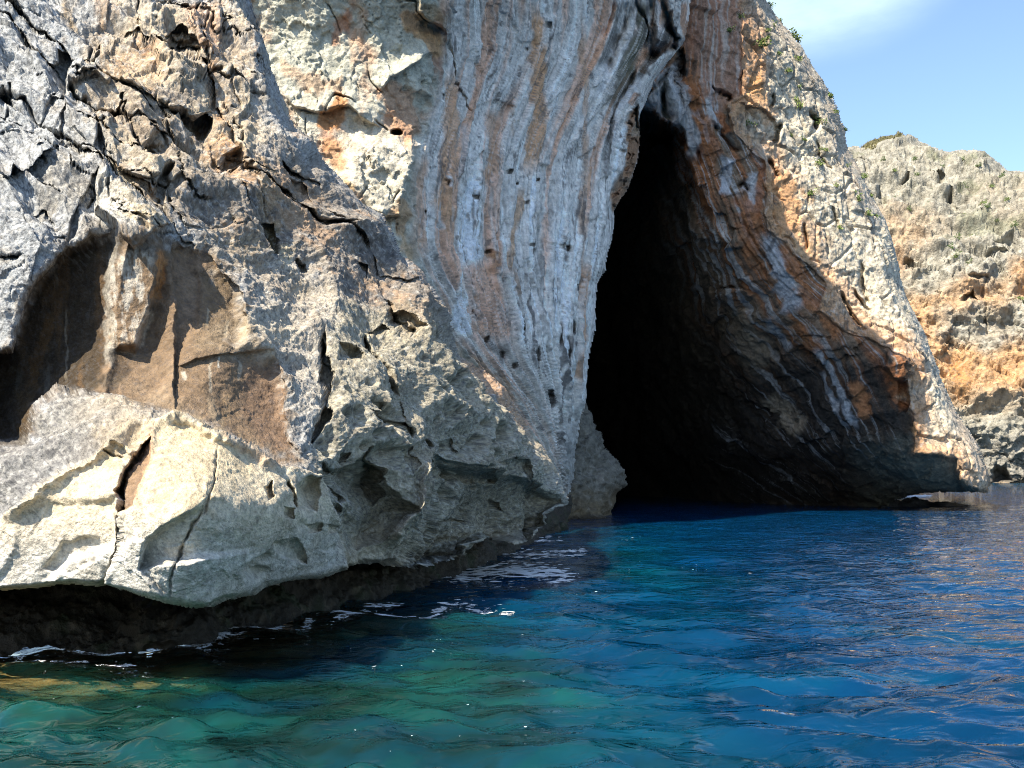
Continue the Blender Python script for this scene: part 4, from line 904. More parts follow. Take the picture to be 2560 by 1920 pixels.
for pts, w, c, a in [(R3((560,900),(700,860),(800,1050),(900,1300),(1000,1500),(1050,1659)), 22, (.46,.455,.45), .8), (R3((680,820),(640,960),(660,1100)), 6, (.16,.16,.11), .7), (R3((850,480),(880,640),(860,800)), 13, (.05,.055,.05), .9), (R3((960,760),(1000,980),(960,1200),(1050,1450),(1150,1659)), 26, (.42,.17,.07), .8), (R3((1100,800),(1160,920),(1160,1150),(1220,1300)), 9, (.58,.56,.54), .85),
 (R3((1050,1100),(1060,1250),(1150,1400),(1200,1550)), 9, (.10,.10,.10), .7), (R3((1000,1150),(1080,1300),(1120,1500)), 8, (.52,.52,.53), .8), (R3((1230,1130),(1300,1300),(1320,1420)), 12, (.40,.15,.06), .9), (R3((1380,1360),(1380,1540)), 9, (.11,.11,.10), .7),
 (C5((770,730),(770,800),(760,900)), 15, (.58,.58,.60), .9), (C5((880,800),(890,880),(870,980)), 17, (.58,.56,.55), .9), (C5((930,760),(920,880),(900,980)), 10, (.40,.16,.07), .85), (C5((820,880),(870,1000),(880,1100),(920,1200)), 26, (.42,.17,.07), .8), (C5((960,1060),(1000,1200),(1040,1330),(1100,1440)), 24, (.47,.47,.48), .9), (C5((1020,1120),(1080,1220),(1130,1320)), 14, (.42,.18,.08), .8), (C5((1000,1100),(960,1170)), 6, (.07,.07,.07), .7),
 (C5((960,1440),(1010,1530),(1060,1600)), 10, (.45,.46,.47), .7), (C5((1060,1480),(1150,1560),(1220,1640)), 16, (.36,.15,.06), .7), (C5((640,500),(680,620),(740,740)), 18, (.42,.18,.08), .7), (C5((1100,1300),(1180,1420),(1300,1560)), 18, (.40,.17,.07), .8),
 (T(1.907,1400,700,(1590,420),(1600,520),(1640,600))[0], 0, 0, 0) if False else (T(1.907,1400,700,(1560,400),(1590,480),(1630,570),(1650,620)), 20, (.44,.17,.07), .95), (T(1.907,1400,700,(1400,470),(1440,560),(1490,660)), 17, (.44,.20,.09), .9), (T(1.907,1400,700,(1220,320),(1290,430),(1380,600),(1430,720)), 10, (.46,.48,.50), .8), (T(1.907,1400,700,(1000,540),(1060,620),(1150,740)), 24, (.38,.30,.21), .8), (T(1.907,1400,700,(840,100),(940,300),(1000,420)), 34, (.33,.26,.18), .6), (T(1.907,1400,700,(1240,440),(1300,560),(1390,720)), 7, (.42,.43,.44), .8)]:
    m.stroke(pts, w, c, a, rag=.8)
ks = R3((460,1010),(560,880),(680,700),(770,650),(860,830),(960,1150),(1060,1480),(980,1600),(890,1400),(800,1240),(700,1170),(560,1110),(470,1070))
m.paint(ks, (.50, .49, .475), .8, 6, 16)
sk = sstep(-6, 6, poly_sd(m.WX, m.WY, ks))
m.mix(sk * sstep(.05, .3, fbm((X / 16, Y / 60, zero), 1, 3, 175)) * .8, (.20, .20, .18))
m.stroke(R3((680,820),(640,960),(660,1100),(740,1200)), 5, (.15,.15,.11), .8)
# top: pinkish streaks in the shade above the arch
m.paint([(1716,-40),(1850,-40),(1858,200),(1860,300),(1760,230),(1725,110)], (.46,.24,.155), .55, 12, 40)
m.mix(sstep(300, 120, Y) * sstep(1715, 1730, X) * (1 - lit) * sstep(.0, .25, s2) * .7, (.54, .46, .38))
# sunlit face: pale grey with orange seams
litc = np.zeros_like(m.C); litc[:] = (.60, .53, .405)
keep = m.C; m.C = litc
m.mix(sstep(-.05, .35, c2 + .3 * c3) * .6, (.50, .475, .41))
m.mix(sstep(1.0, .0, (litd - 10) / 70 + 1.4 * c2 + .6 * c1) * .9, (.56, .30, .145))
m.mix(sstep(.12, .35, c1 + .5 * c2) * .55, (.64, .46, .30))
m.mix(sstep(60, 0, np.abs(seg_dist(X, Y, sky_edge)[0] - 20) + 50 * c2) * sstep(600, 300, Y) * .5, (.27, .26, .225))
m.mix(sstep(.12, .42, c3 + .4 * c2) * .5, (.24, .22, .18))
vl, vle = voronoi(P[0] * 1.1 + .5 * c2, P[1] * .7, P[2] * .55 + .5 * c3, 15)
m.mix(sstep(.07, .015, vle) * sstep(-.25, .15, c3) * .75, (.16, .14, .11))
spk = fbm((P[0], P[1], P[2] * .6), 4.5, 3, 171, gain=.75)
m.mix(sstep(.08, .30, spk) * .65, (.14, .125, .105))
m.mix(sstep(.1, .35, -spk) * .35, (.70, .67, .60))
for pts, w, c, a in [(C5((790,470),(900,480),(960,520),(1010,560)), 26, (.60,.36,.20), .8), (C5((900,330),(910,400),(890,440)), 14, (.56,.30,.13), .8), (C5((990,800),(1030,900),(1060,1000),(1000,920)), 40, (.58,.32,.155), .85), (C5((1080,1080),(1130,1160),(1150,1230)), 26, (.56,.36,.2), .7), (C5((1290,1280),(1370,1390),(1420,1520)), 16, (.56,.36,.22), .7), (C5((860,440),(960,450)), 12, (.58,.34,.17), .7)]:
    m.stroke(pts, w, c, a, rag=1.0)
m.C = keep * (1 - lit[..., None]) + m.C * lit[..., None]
mask = inside(X + 7 * m.edge, Y + 4 * m.edge, sky_edge + foot[1:] + [(1170,1340),(1170,-270),(1850,-270)])
m.label[(lit > .5)] = 1
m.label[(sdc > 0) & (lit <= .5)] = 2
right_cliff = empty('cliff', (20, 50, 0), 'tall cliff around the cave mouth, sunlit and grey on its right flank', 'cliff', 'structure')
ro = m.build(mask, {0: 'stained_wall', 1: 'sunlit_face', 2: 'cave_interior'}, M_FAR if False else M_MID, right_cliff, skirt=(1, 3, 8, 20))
ro[0]['label'] = 'shaded inner wall striped with rust, white and black stains'
ro[1]['label'] = 'sunlit pale grey flank with small green tufts'
ro[2]['label'] = 'dark interior of the sea cave'
right_pts = m.points(); right_X, right_Y, right_mask = X, Y, mask
# low rock awash under the overhang
lr = Relief(np.arange(2200, 2430, 2.0), np.arange(1236, 1285, 2.0), [(2200,1240,53),(2300,1240,54),(2420,1250,55),(2300,1262,53),(2200,1275,51.5),(2420,1275,52.5),(2300,1280,51.8)], seed=97)
lo_ = T(1.907, 1400, 700, (1560,1040),(1610,1052),(1640,1042),(1680,1038),(1720,1040),(1760,1046),(1810,1054),(1860,1062),(1960,1068),(1960,1100),(1520,1100))
Pq = world_pt(lr.X, lr.Y, lr.Z); lr.dn += .25 * fbm(Pq, 1.2, 4, 98)
lr.fill((.05, .05, .055)); lr.mix(sstep(2340, 2400, lr.X) * .7, (.2, .13, .07))
o = lr.build(inside(lr.X + 3 * lr.edge, lr.Y + 3 * lr.edge, lo_), {0: 'rock'}, M_WET, None, skirt=(.4, 1.2))[0]
tag(o, 'low dark rock awash under the pale overhanging tip right of the cave', 'rock', 'structure')
del right, lr, m, P, big, rg, fi, f2, fl, fl2, v1, v2, ve1, ve2, s1, s2, s3, keep, litc

# unseen sheet added above the frame, shaped to shade the cave wall
caster_pts = []
for (x, y), t in zip([(1846,-70),(1850,60),(1858,180),(1840,250),(1877,380),(1921,478),(1915,560),(1990,645),(2060,705),(2150,790),(2210,850),(2276,915),(2262,970),(2284,1050),(2300,1130)], [3,6,8,9.5,11,13,15,17,19.5,22,24,26,28,31,34]):
    i = int(np.argmin(np.abs(right_Y[:, 0] - y))); j = int(np.argmin(np.abs(right_X[0] - x)))
    caster_pts.append(right_pts[i, j] + SUN * t)
caster_pts = np.array(caster_pts)
def caster_sheet(edge, left=26.0, nx=40):
    e = np.array(edge); k = np.linspace(0, 1, nx) ** 1.5 * left
    e[:, 2] = np.maximum(e[:, 2], CAMH + .505 * e[:, 1])          # all of it is above the picture
    g = np.stack([e[:, None, 0] - k[None], e[:, None, 1] + 0 * k[None], e[:, None, 2] + 0 * k[None]], -1)
    return g
def dense(pts, n):
    pts = np.array(pts); s_ = np.linspace(0, len(pts) - 1, n)
    return np.stack([np.interp(s_, np.arange(len(pts)), pts[:, i]) for i in range(3)], 1)
bv, bq = [], []
corner = caster_pts[6]
for edge in (dense([corner + np.array([-.6, 0, -9.0]), corner + np.array([-.2, 0, -3.0]), corner] + list(caster_pts[7:]) + [caster_pts[-1] + np.array([-2.5, -1.5, 4.0])], 60), dense(caster_pts[:7], 40)):
    g = caster_sheet(edge)
    for dy in (0.0, 1.2):
        p = g + np.array([-dy * .6, dy, 0]); q_ = p.reshape(-1, 3)
        for i_ in range(3): q_[:, i_] += .25 * perlin(q_[:, 0] * .7, q_[:, 1] * .7, q_[:, 2] * .7, 300 + i_) * np.clip((corner[0] + 3 - q_[:, 0]) * .2 + .3, .25, 1)
        base = sum(len(v) for v in bv); ids = base + np.arange(g.shape[0] * g.shape[1]).reshape(g.shape[:2])
        bv.append(q_); bq.append(np.stack([ids[:-1, :-1], ids[1:, :-1], ids[1:, 1:], ids[:-1, 1:]], -1).reshape(-1, 4))
        if dy: bq.append(np.stack([ids0[:-1, 0], ids0[1:, 0], ids[1:, 0], ids[:-1, 0]], -1))
        ids0 = ids
bvv = np.concatenate(bv) - np.array(mid_cliff.location)
me = quad_mesh('shadow_caster', bvv, np.concatenate(bq), np.full((len(bvv), 3), .42)); me.materials.append(M_MID)
o = bpy.data.objects.new('shadow_caster', me); COL.objects.link(o); o.parent = mid_cliff

# ================================================================== far headland
ridge = [(2020,420),(2090,372),(2127,367),(2160,369),(2187,353),(2241,337),(2268,347),(2290,355),(2322,358),(2377,374),(2447,374),(2466,385),(2485,401),(2529,423),(2560,426),(2640,446),(2750,452),(2900,520),(3100,560)]
fc = []
for x in (2000, 2200, 2400, 2560, 2800, 3100):
    s = (x - 2300) * -.012
    fc += [(x,1215,142 + s),(x,1100,141 + s),(x,1000,143 + s),(x,900,146 + s),(x,700,150 + s),(x,560,156 + s),(x,430,166 + s),(x,330,176 + s)]
far = Relief(graded(2080, 2570, 2.3, 2000, 3100, 10), np.arange(325, 1225, 2.3), fc, warp=(6, .02), seed=71)
m = far; X, Y = m.X, m.Y; zero = X * 0
m.rim(ridge, 40, 9)
P = world_pt(X, Y, m.Z)
for pts, dz in [(C5((1590,1170),(1640,1180),(1640,1230),(1600,1240)), 2.2), (C5((1840,1390),(1900,1350),(1930,1400),(1850,1410)), 3), (C5((1565,830),(1600,800),(1610,850),(1570,870)), 2.5), (T(1.907,1400,700,(2055,900),(2090,880),(2130,900),(2160,960),(2060,965)), 4), (C5((1970,1150),(2080,1160),(2060,1210),(1990,1200)), 2), (C5((1980,1090),(2090,1060),(2138,1140),(2000,1160)), 1.5), (C5((1700,785),(1780,800),(1760,830)), 2.0)]:
    m.dome(pts, dz, .5)
for pts, w, dp in [(C5((1780,880),(1820,960),(1880,990),(1960,1000)), 6, 2), (C5((1960,1240),(1950,1400),(1965,1560)), 4, 1.2), (C5((1330,700),(1420,850),(1520,1000)), 6, 1.5), (C5((1740,900),(1850,960)), 5, 1.5), (C5((1640,1470),(1660,1560),(1700,1600)), 6, 2)]:
    m.crack(pts, w, dp)
m.poly(C5((1880,1280),(1890,1200),(1960,1170),(2000,1220),(1960,1280)), -1.5, 6)
m.lip(T(1.907, 1400, 700, (1830,480),(1920,480),(2000,540),(2100,530),(2250,560),(2500,560)), 2.5, 50, side=1)
big = fbm(P, .05, 4, 180); rg = fbm((P[0], P[1], P[2] * 1.5), .13, 5, 182, ridged=True); fi = fbm(P, .55, 4, 184, gain=.62); f2 = fbm(P, 1.6, 3, 186, gain=.62)
st_ = fbm((P[0] * .02 + .2 * big, P[1] * .02, P[2] * .34), 1, 4, 188, ridged=True)
m.dn += 2.6 * big + 3.0 * (rg - .45) + .5 * (st_ - .45) + .55 * fi + .45 * f2 + 1.0 * cellval(P[0] * .2 + big, P[1] * .1, P[2] * .24 + rg, 41) + .6 * cellval(P[0] * .6 + rg, P[1] * .3, P[2] * .7, 42)
v1, ve1 = voronoi(P[0] * .22, P[1] * .2, P[2] * .26, 12)
m.dn -= .5 * sstep(.5, .1, v1)
m.dn *= .4 + .6 * sstep(0, 26, seg_dist(X, Y, ridge)[0])
c1 = fbm(P, .022, 4, 190); c2 = fbm(P, .09, 5, 192); c3 = fbm(P, .5, 4, 194)
m.fill((.34, .325, .27))
orange = sstep(480, 800, Y + 320 * c1 + 220 * c2) * sstep(1060, 960, Y + 70 * c2)
m.mix(orange * sstep(-.35, .15, c2 + .5 * c1) * .9, (.56, .33, .16))
m.mix(orange * sstep(.1, .35, fbm((P[0], P[1], P[2] * .35), .13, 4, 196)) * .75, (.48, .24, .09))
m.mix(sstep(.1, .4, c2 * -1 + .3 * c3) * .6, (.45, .43, .37))
m.mix(sstep(.18, .4, c3 + .5 * c2) * sstep(800, 500, Y) * .5, (.20, .20, .155))
m.mix(sstep(.2, .36, fbm(P, .16, 4, 198)) * sstep(760, 420, Y) * .55, (.17, .19, .10))
m.mix(sstep(1060, 1130, Y + 40 * c2) * .7, (.27, .255, .225))
m.mix(sstep(1175, 1195, Y + 10 * c2) * .8, (.10, .09, .08))
m.mix(sstep(1203, 1206, Y) * .8, (.36, .28, .19))
spk = fbm(P, 1.5, 3, 172, gain=.75)
m.mix(sstep(.04, .26, spk) * .62, (.15, .135, .105))
m.mix(sstep(.1, .35, -spk) * .3, (.55, .50, .41))
M_HEAD = rock_material('headland_limestone', .6, .9, .8)
mask = inside(X + 5 * m.edge, Y + 5 * m.edge, ridge + [(3100,1222),(2000,1222)])
o = m.build(mask, {0: 'headland'}, M_HEAD, None, skirt=(4, 14, 40))[0]
tag(o, 'distant ochre and grey headland beyond the cave cliff under the blue sky', 'headland', 'structure')
far_pts = m.points(); far_X, far_Y, far_mask = X, Y, mask
del far, m, P, big, rg, fi, f2, v1, ve1
# ================================================================== sea
WATER = bpy.data.materials.new('sea_water'); WATER.use_nodes = True
nt = WATER.node_tree; nt.nodes.clear(); N = nt.nodes.new; L = nt.links.new
out = N('ShaderNodeOutputMaterial')
at = N('ShaderNodeAttribute'); at.attribute_name = 'albedo'
a2 = N('ShaderNodeAttribute'); a2.attribute_name = 'clarity'
geo = N('ShaderNodeNewGeometry')
mp = N('ShaderNodeMapping'); mp.inputs['Scale'].default_value = (1.0, 1.9, 1.0); mp.inputs['Rotation'].default_value = (0, 0, math.radians(-18))
L(geo.outputs['Position'], mp.inputs['Vector'])
n1 = N('ShaderNodeTexNoise'); n1.inputs['Scale'].default_value = 2.6; n1.inputs['Detail'].default_value = 2.0; n1.inputs['Roughness'].default_value = .5; n1.inputs['Distortion'].default_value = .6
n2 = N('ShaderNodeTexNoise'); n2.inputs['Scale'].default_value = .45; n2.inputs['Detail'].default_value = 3
L(mp.outputs[0], n1.inputs['Vector']); L(mp.outputs[0], n2.inputs['Vector'])
bp = N('ShaderNodeBump'); bp.inputs['Distance'].default_value = .06; bp.inputs['Strength'].default_value = 1
L(n1.outputs['Fac'], bp.inputs['Height'])
# drifting light and dark patches of the water body
mr = N('ShaderNodeMapRange'); mr.inputs['From Min'].default_value = .35; mr.inputs['From Max'].default_value = .68; mr.inputs['To Min'].default_value = .7; mr.inputs['To Max'].default_value = 1.35
L(n2.outputs['Fac'], mr.inputs['Value'])
sc_n = N('ShaderNodeVectorMath'); sc_n.operation = 'SCALE'; L(at.outputs['Color'], sc_n.inputs[0]); L(mr.outputs[0], sc_n.inputs['Scale'])
df = N('ShaderNodeSubsurfaceScattering'); L(sc_n.outputs[0], df.inputs['Color'])
df.falloff = 'BURLEY'; df.inputs['Scale'].default_value = 1.0; df.inputs['Radius'].default_value = (.2, .55, .7)
tr = N('ShaderNodeBsdfTransparent'); tr.inputs['Color'].default_value = (.72, .9, .82, 1)
mb = N('ShaderNodeMixShader'); L(a2.outputs['Fac'], mb.inputs[0]); L(df.outputs[0], mb.inputs[1]); L(tr.outputs[0], mb.inputs[2])
gl = N('ShaderNodeBsdfGlossy'); gl.inputs['Roughness'].default_value = .015; L(bp.outputs[0], gl.inputs['Normal'])
fr = N('ShaderNodeFresnel'); fr.inputs['IOR'].default_value = 1.333; L(bp.outputs[0], fr.inputs['Normal'])
ms = N('ShaderNodeMixShader'); L(fr.outputs[0], ms.inputs[0]); L(mb.outputs[0], ms.inputs[1]); L(gl.outputs[0], ms.inputs[2])
L(ms.outputs[0], out.inputs[0])

rows = [3.2]
while rows[-1] < 420: rows.append(rows[-1] * 1.0105 if rows[-1] > 14 else rows[-1] * 1.0068)
rows = np.array(rows, np.float32); cols = np.linspace(-.72, .72, 560, dtype=np.float32)
WYg = np.repeat(rows[:, None], len(cols), 1); WXg = WYg * cols[None] 
rs = np.random.RandomState(5)
H = np.zeros_like(WXg)
for i in range(110):
    lam = .20 * (10 ** rs.rand() ** 1.15); th = math.radians(62 + rs.normal() * 36)
    k = 2 * math.pi / lam; amp = .0074 * lam ** .82 * (1.15 if lam < .7 else .8) * (0.5 + rs.rand())
    fade = sstep(1.0, .35, WYg * .0105 * 2.8 / lam)
    ph = (WXg * math.cos(th) + WYg * math.sin(th)) * k + rs.rand() * 6.28
    H += amp * (1 - np.abs(np.sin(ph * .5)) * 2 if i % 2 == 0 else np.sin(ph)) * fade
calm = fbm((WXg, WYg, WXg * 0), .09, 3, 205)
H *= .75 + .7 * np.clip(calm + .3, 0, 1)
# the colour of the water body: shallow over the shelf, deep off the cave
lx = np.array([(p[0] - CX) / FPX * (2 * FPX / (p[1] - HY)) for p in wl]); ly = np.array([2 * FPX / (p[1] - HY) for p in wl])
dl, _ = seg_dist(WXg, WYg, list(zip(lx, ly)))
off = dl + 1.5 * fbm((WXg, WYg, WXg * 0), .35, 3, 206)
near_f = sstep(17, 8.5, WYg + 1.2 * WXg)            # the shelf lies off the near end of the ledge
depth_n = np.where(True, off * (1.0 - .62 * near_f), off)
c = np.zeros(WXg.shape + (3,), np.float32)
def lerpc(m, col):
    global c
    m = np.clip(m, 0, 1)[..., None]; c = c * (1 - m) + np.asarray(col, np.float32) * m
c[:] = (.0006, .027, .080)
lerpc(sstep(6.5, 2.0, depth_n), (.0006, .032, .082))
lerpc(sstep(3.4, 1.0, depth_n) * near_f, (.006, .036, .024))
tl = fbm((WXg, WYg, WXg * 0), .25, 4, 208)
teal = np.exp(-(((WXg - 1.0) / 3.0) ** 2 + ((WYg - 22) / 7) ** 2))
lerpc(teal * sstep(-.3, .4, tl) * .9, (.001, .052, .058))
lerpc(sstep(.0, .35, fbm((WXg, WYg * 1.6, WXg * 0), .9, 4, 209)) * sstep(5, 1.5, depth_n) * .5, (.002, .038, .040))
pt = fbm((WXg * .8 + .6 * tl, WYg * 1.5 + .8 * tl, WXg * 0), 1.0, 4, 221, gain=.6)
lerpc(sstep(.02, .16, pt) * sstep(3.2, 1.2, depth_n) * near_f * .8, (.004, .052, .046))
lerpc(sstep(.03, .15, -pt) * sstep(3.6, 1.4, depth_n) * near_f * .8, (.004, .020, .017))
pb = fbm((WXg * .35, WYg * .55, WXg * 0), 1.0, 4, 223)
lerpc(sstep(.08, .3, pb) * sstep(30, 14, WYg) * .55, (.0006, .020, .052))
lerpc(sstep(.08, .3, -pb) * sstep(34, 12, WYg) * .5, (.0008, .038, .078))
lerpc(sstep(60, 130, WYg) * .5, (.01, .05, .08))
clar = np.clip(sstep(2.6, .2, depth_n) * near_f * .9 * sstep(3.4, 1.2, dl + .12 * (WXg + 6)), 0, .9)
idx = np.arange(WXg.size).reshape(WXg.shape)
q = np.stack([idx[:-1, :-1], idx[:-1, 1:], idx[1:, 1:], idx[1:, :-1]], -1).reshape(-1, 4)
me = quad_mesh('sea', np.stack([WXg, WYg, H], -1).reshape(-1, 3), q, c.reshape(-1, 3))
a = me.attributes.new('clarity', 'FLOAT', 'POINT'); a.data.foreach_set('value', clar.astype(np.float32).ravel())
me.materials.append(WATER)
sea = bpy.data.objects.new('sea', me); COL.objects.link(sea)
tag(sea, 'clear blue and teal sea with small ripples below the cliffs', 'sea', 'structure')
# open water all round and behind the viewer
o_v = [(-900,-700,-.25),(900,-700,-.25),(900,2000,-.25),(-900,2000,-.25)]
me = quad_mesh('open_sea', np.array(o_v), np.array([[0,1,2,3]]), np.array([[.0006,.027,.080]] * 4)); me.materials.append(WATER)
os_ = bpy.data.objects.new('open_sea', me); COL.objects.link(os_); tag(os_, 'open blue sea around the cliffs', 'sea', 'structure')

# ------------------------------------------------ sea bed shelf seen through the shallows
gx, gy = np.meshgrid(np.linspace(-14, 6, 190), np.linspace(3, 24, 200)); gx = gx.astype(np.float32); gy = gy.astype(np.float32)
dd, _ = seg_dist(gx, gy, list(zip(lx, ly)))
gz = -.12 - .05 * dd - .22 * np.clip(dd - 1.5, 0, 9) + .22 * fbm((gx, gy, gx * 0), .8, 4, 211) * np.clip(dd, .15, 1.5) + .06 * fbm((gx, gy, gx * 0), 4, 3, 212)
gz = np.minimum(gz, -.22)
cc = np.zeros(gx.shape + (3,), np.float32); cc[:] = (.50, .235, .10)
def lc2(mk, col):
    global cc
    mk = np.clip(mk, 0, 1)[..., None]; cc = cc * (1 - mk) + np.asarray(col, np.float32) * mk
nn = fbm((gx, gy, gx * 0), 1.6, 4, 213); n3 = fbm((gx, gy, gx * 0), 6, 3, 214)
lc2(sstep(.9, 2.4, dd + 1.2 * nn + .12 * (gx + 6)), (.15, .19, .085))
lc2(sstep(.05, .35, nn + .4 * n3) * .85, (.03, .04, .022))
lc2(sstep(.1, .4, -nn + .3 * n3) * .5 * sstep(.6, 1.6, dd), (.13, .30, .19))
idx = np.arange(gx.size).reshape(gx.shape)
q = np.stack([idx[:-1, :-1], idx[:-1, 1:], idx[1:, 1:], idx[1:, :-1]], -1).reshape(-1, 4)
me = quad_mesh('sea_bed', np.stack([gx, gy, gz], -1).reshape(-1, 3), q, cc.reshape(-1, 3)); me.materials.append(M_NEAR)
sb = bpy.data.objects.new('sea_bed', me); COL.objects.link(sb); tag(sb, 'brown and green rock shelf under the shallow water', 'sea bed', 'structure')
# ================================================================== shrubs, grass, foam
def leaf_material(name, col):
    m = bpy.data.materials.new(name); m.use_nodes = True
    nt = m.node_tree; b = nt.nodes['Principled BSDF']
    n = nt.nodes.new('ShaderNodeTexNoise'); n.inputs['Scale'].default_value = 3.0
    co = nt.nodes.new('ShaderNodeTexCoord'); nt.links.new(co.outputs['Object'], n.inputs['Vector'])
    r = nt.nodes.new('ShaderNodeValToRGB')
    r.color_ramp.elements[0].color = (*[c * .6 for c in col], 1); r.color_ramp.elements[1].color = (*[min(c * 1.5, .6) for c in col], 1)
    r.color_ramp.elements[0].position = .3; r.color_ramp.elements[1].position = .7
    nt.links.new(n.outputs['Fac'], r.inputs['Fac']); nt.links.new(r.outputs['Color'], b.inputs['Base Color'])
    b.inputs['Roughness'].default_value = .7; b.inputs['Specular IOR Level'].default_value = .2
    return m
M_LEAF = leaf_material('shrub_leaves', (.135, .185, .055)); M_DARK = leaf_material('dark_shrub_leaves', (.09, .14, .045)); M_STEM = leaf_material('shrub_stem', (.12, .085, .05))
M_GRASS = leaf_material('dry_grass', (.17, .155, .08))

def leaf_clump(seed, n=150):
    r = np.random.RandomState(seed); v, f = [], []
    lobes = r.normal(size=(6, 3)) * [.45, .45, .35] + [0, 0, .45]
    for i in range(n):
        c = lobes[r.randint(6)] + r.normal(size=3) * .24; c[2] = max(c[2], .05)
        a = r.normal(size=3); a /= np.linalg.norm(a); b = np.cross(a, r.normal(size=3)); b /= np.linalg.norm(b)
        l, w = .13 + .12 * r.rand(), .06 + .05 * r.rand(); k = len(v)
        v += [c - a * l, c - b * w, c + a * l, c + b * w]; f.append((k, k + 1, k + 2, k + 3))
    return v, f
def stem_mesh(seed):
    r = np.random.RandomState(seed); v, f = [], []
    for i in range(5):
        a = r.rand() * 6.28; tip = np.array([math.cos(a) * .45, math.sin(a) * .45, .5 + .3 * r.rand()]); k = len(v)
        for j in range(3):
            t = j * 2.09; v.append((.05 * math.cos(t), .05 * math.sin(t), -.15))
        for j in range(3):
            t = j * 2.09; v.append(tuple(tip + np.array([.012 * math.cos(t), .012 * math.sin(t), 0])))
        f += [(k, k + 1, k + 4, k + 3), (k + 1, k + 2, k + 5, k + 4), (k + 2, k, k + 3, k + 5)]
    return v, f
def raw_mesh(name, v, f, mat):
    me = bpy.data.meshes.new(name); me.from_pydata([tuple(map(float, p)) for p in v], [], f); me.materials.append(mat); me.update(); return me
crowns = [raw_mesh('crown', *leaf_clump(40 + i), M_LEAF if i < 3 else M_DARK) for i in range(5)]
stems = [raw_mesh('stem', *stem_mesh(60 + i), M_STEM) for i in range(2)]
def shrub(pts, gx_, gy_, x, y, r_px, which, label, group=None, sq=(1, 1)):
    i = int(np.argmin(np.abs(gy_[:, 0] - y))); j = int(np.argmin(np.abs(gx_[0] - x)))
    p = pts[i, j]; s_ = r_px / FPX * p[1]
    o = empty('shrub', (p[0], p[1] - s_ * .15, p[2] - s_ * .35), label, 'shrub', None, group)
    o.scale = (s_ * sq[0], s_ * .9, s_ * sq[1]); o.rotation_euler = (math.radians(14), 0, random.random() * 6.28)
    for nm, me in (('crown', crowns[which]), ('stem', stems[which % 2])):
        c_ = bpy.data.objects.new(nm, me); COL.objects.link(c_); c_.parent = o
L1 = 'small green shrub rooted in the sunlit grey flank right of the cave'
G1 = 'green shrubs on the sunlit flank'
for k, (x, y, r) in enumerate([(820,80,14),(768,150,12),(1015,100,9),(1085,272,13),(1240,440,14),(1205,560,15),(1265,512,9),(1075,610,13),(1195,750,14),(1220,690,11),(1160,890,14),(1282,1050,10),(1275,852,12),(1370,920,16),(1412,985,13),(1458,992,11),(1432,900,9),(1396,815,11),(1132,642,10),(1312,600,9),(1042,330,10),(940,150,9),(985,120,10),(1190,530,9),(1000,250,9),(1330,760,9),(1095,400,10)]):
    sky_d = float(seg_dist(np.array([x / 1.843 + 1400]), np.array([y / 1.843]), sky_edge)[0][0])
    if sky_d < 22: lb_, gr_ = 'green shrub silhouetted along the skyline edge of the sunlit cliff', 'shrubs along the skyline edge'
    elif y < 560: lb_, gr_ = 'small green shrub on the upper sunlit flank, above the level of the arch', 'shrubs on the upper flank'
    elif y < 850: lb_, gr_ = 'small green shrub halfway down the sunlit flank right of the arch', 'shrubs halfway down the flank'
    else: lb_, gr_ = 'small green shrub low on the sunlit flank, beside the distant headland', 'shrubs low on the flank'
    shrub(right_pts, right_X, right_Y, x / 1.843 + 1400, y / 1.843, r * 1.05, k % 3, lb_, gr_)
for x, y, r, sq, lb in [(920,208,26,(1.2,.9),'yellow green shrub high on the flank below the skyline'), (878,560,24,(1.2,.8),'bright green shrub on the pale ledge beside the shaded arch'), (1105,490,22,(.7,1.6),'tall narrow green shrub in a cleft of the sunlit flank'), (1088,185,26,(1.2,1.2),'large green shrub standing out on the skyline of the sunlit cliff'), (966,24,18,(1,1),'topmost green shrub on the skyline at the upper edge of the picture')]:
    shrub(right_pts, right_X, right_Y, x / 1.843 + 1400, y / 1.843, r * .8, 0, lb, None, sq)
L2 = 'green bush growing on the distant headland'
G2 = 'bushes on the distant headland'
for k, (x, y, r) in enumerate([(1650,815,11),(1630,762,8),(1550,912,10),(1945,940,12),(1882,1215,12),(1832,1070,13),(2115,1392,14),(2082,1052,10),(1792,1160,10),(1900,1085,9),(1962,982,9),(2030,830,11),(2105,802,10),(1482,762,8),(1425,1010,9),(1502,932,8),(1720,860,8),(1860,860,9),(1980,880,8),(1700,960,7),(1600,985,8),(2060,930,8),(1760,770,7),(1850,740,7),(1530,820,8),(1920,790,8),(2010,1010,8),(1870,980,7)]):
    if y < 800: lb_, gr_ = 'dark green bush just under the crest of the distant headland', 'bushes under the headland crest'
    elif y < 960: lb_, gr_ = 'green bush on the grey upper slope of the distant headland', 'bushes on the upper headland slope'
    else: lb_, gr_ = 'green bush clinging to the ochre middle of the distant headland', 'bushes on the ochre middle of the headland'
    shrub(far_pts, far_X, far_Y, x / 1.843 + 1400, y / 1.843, r, 2 + k % 3, lb_, gr_)
shrub(far_pts, far_X, far_Y, 1820 / 1.843 + 1400, 1195 / 1.843, 13, 1, 'brightest green bush on a pale ledge halfway up the distant headland')

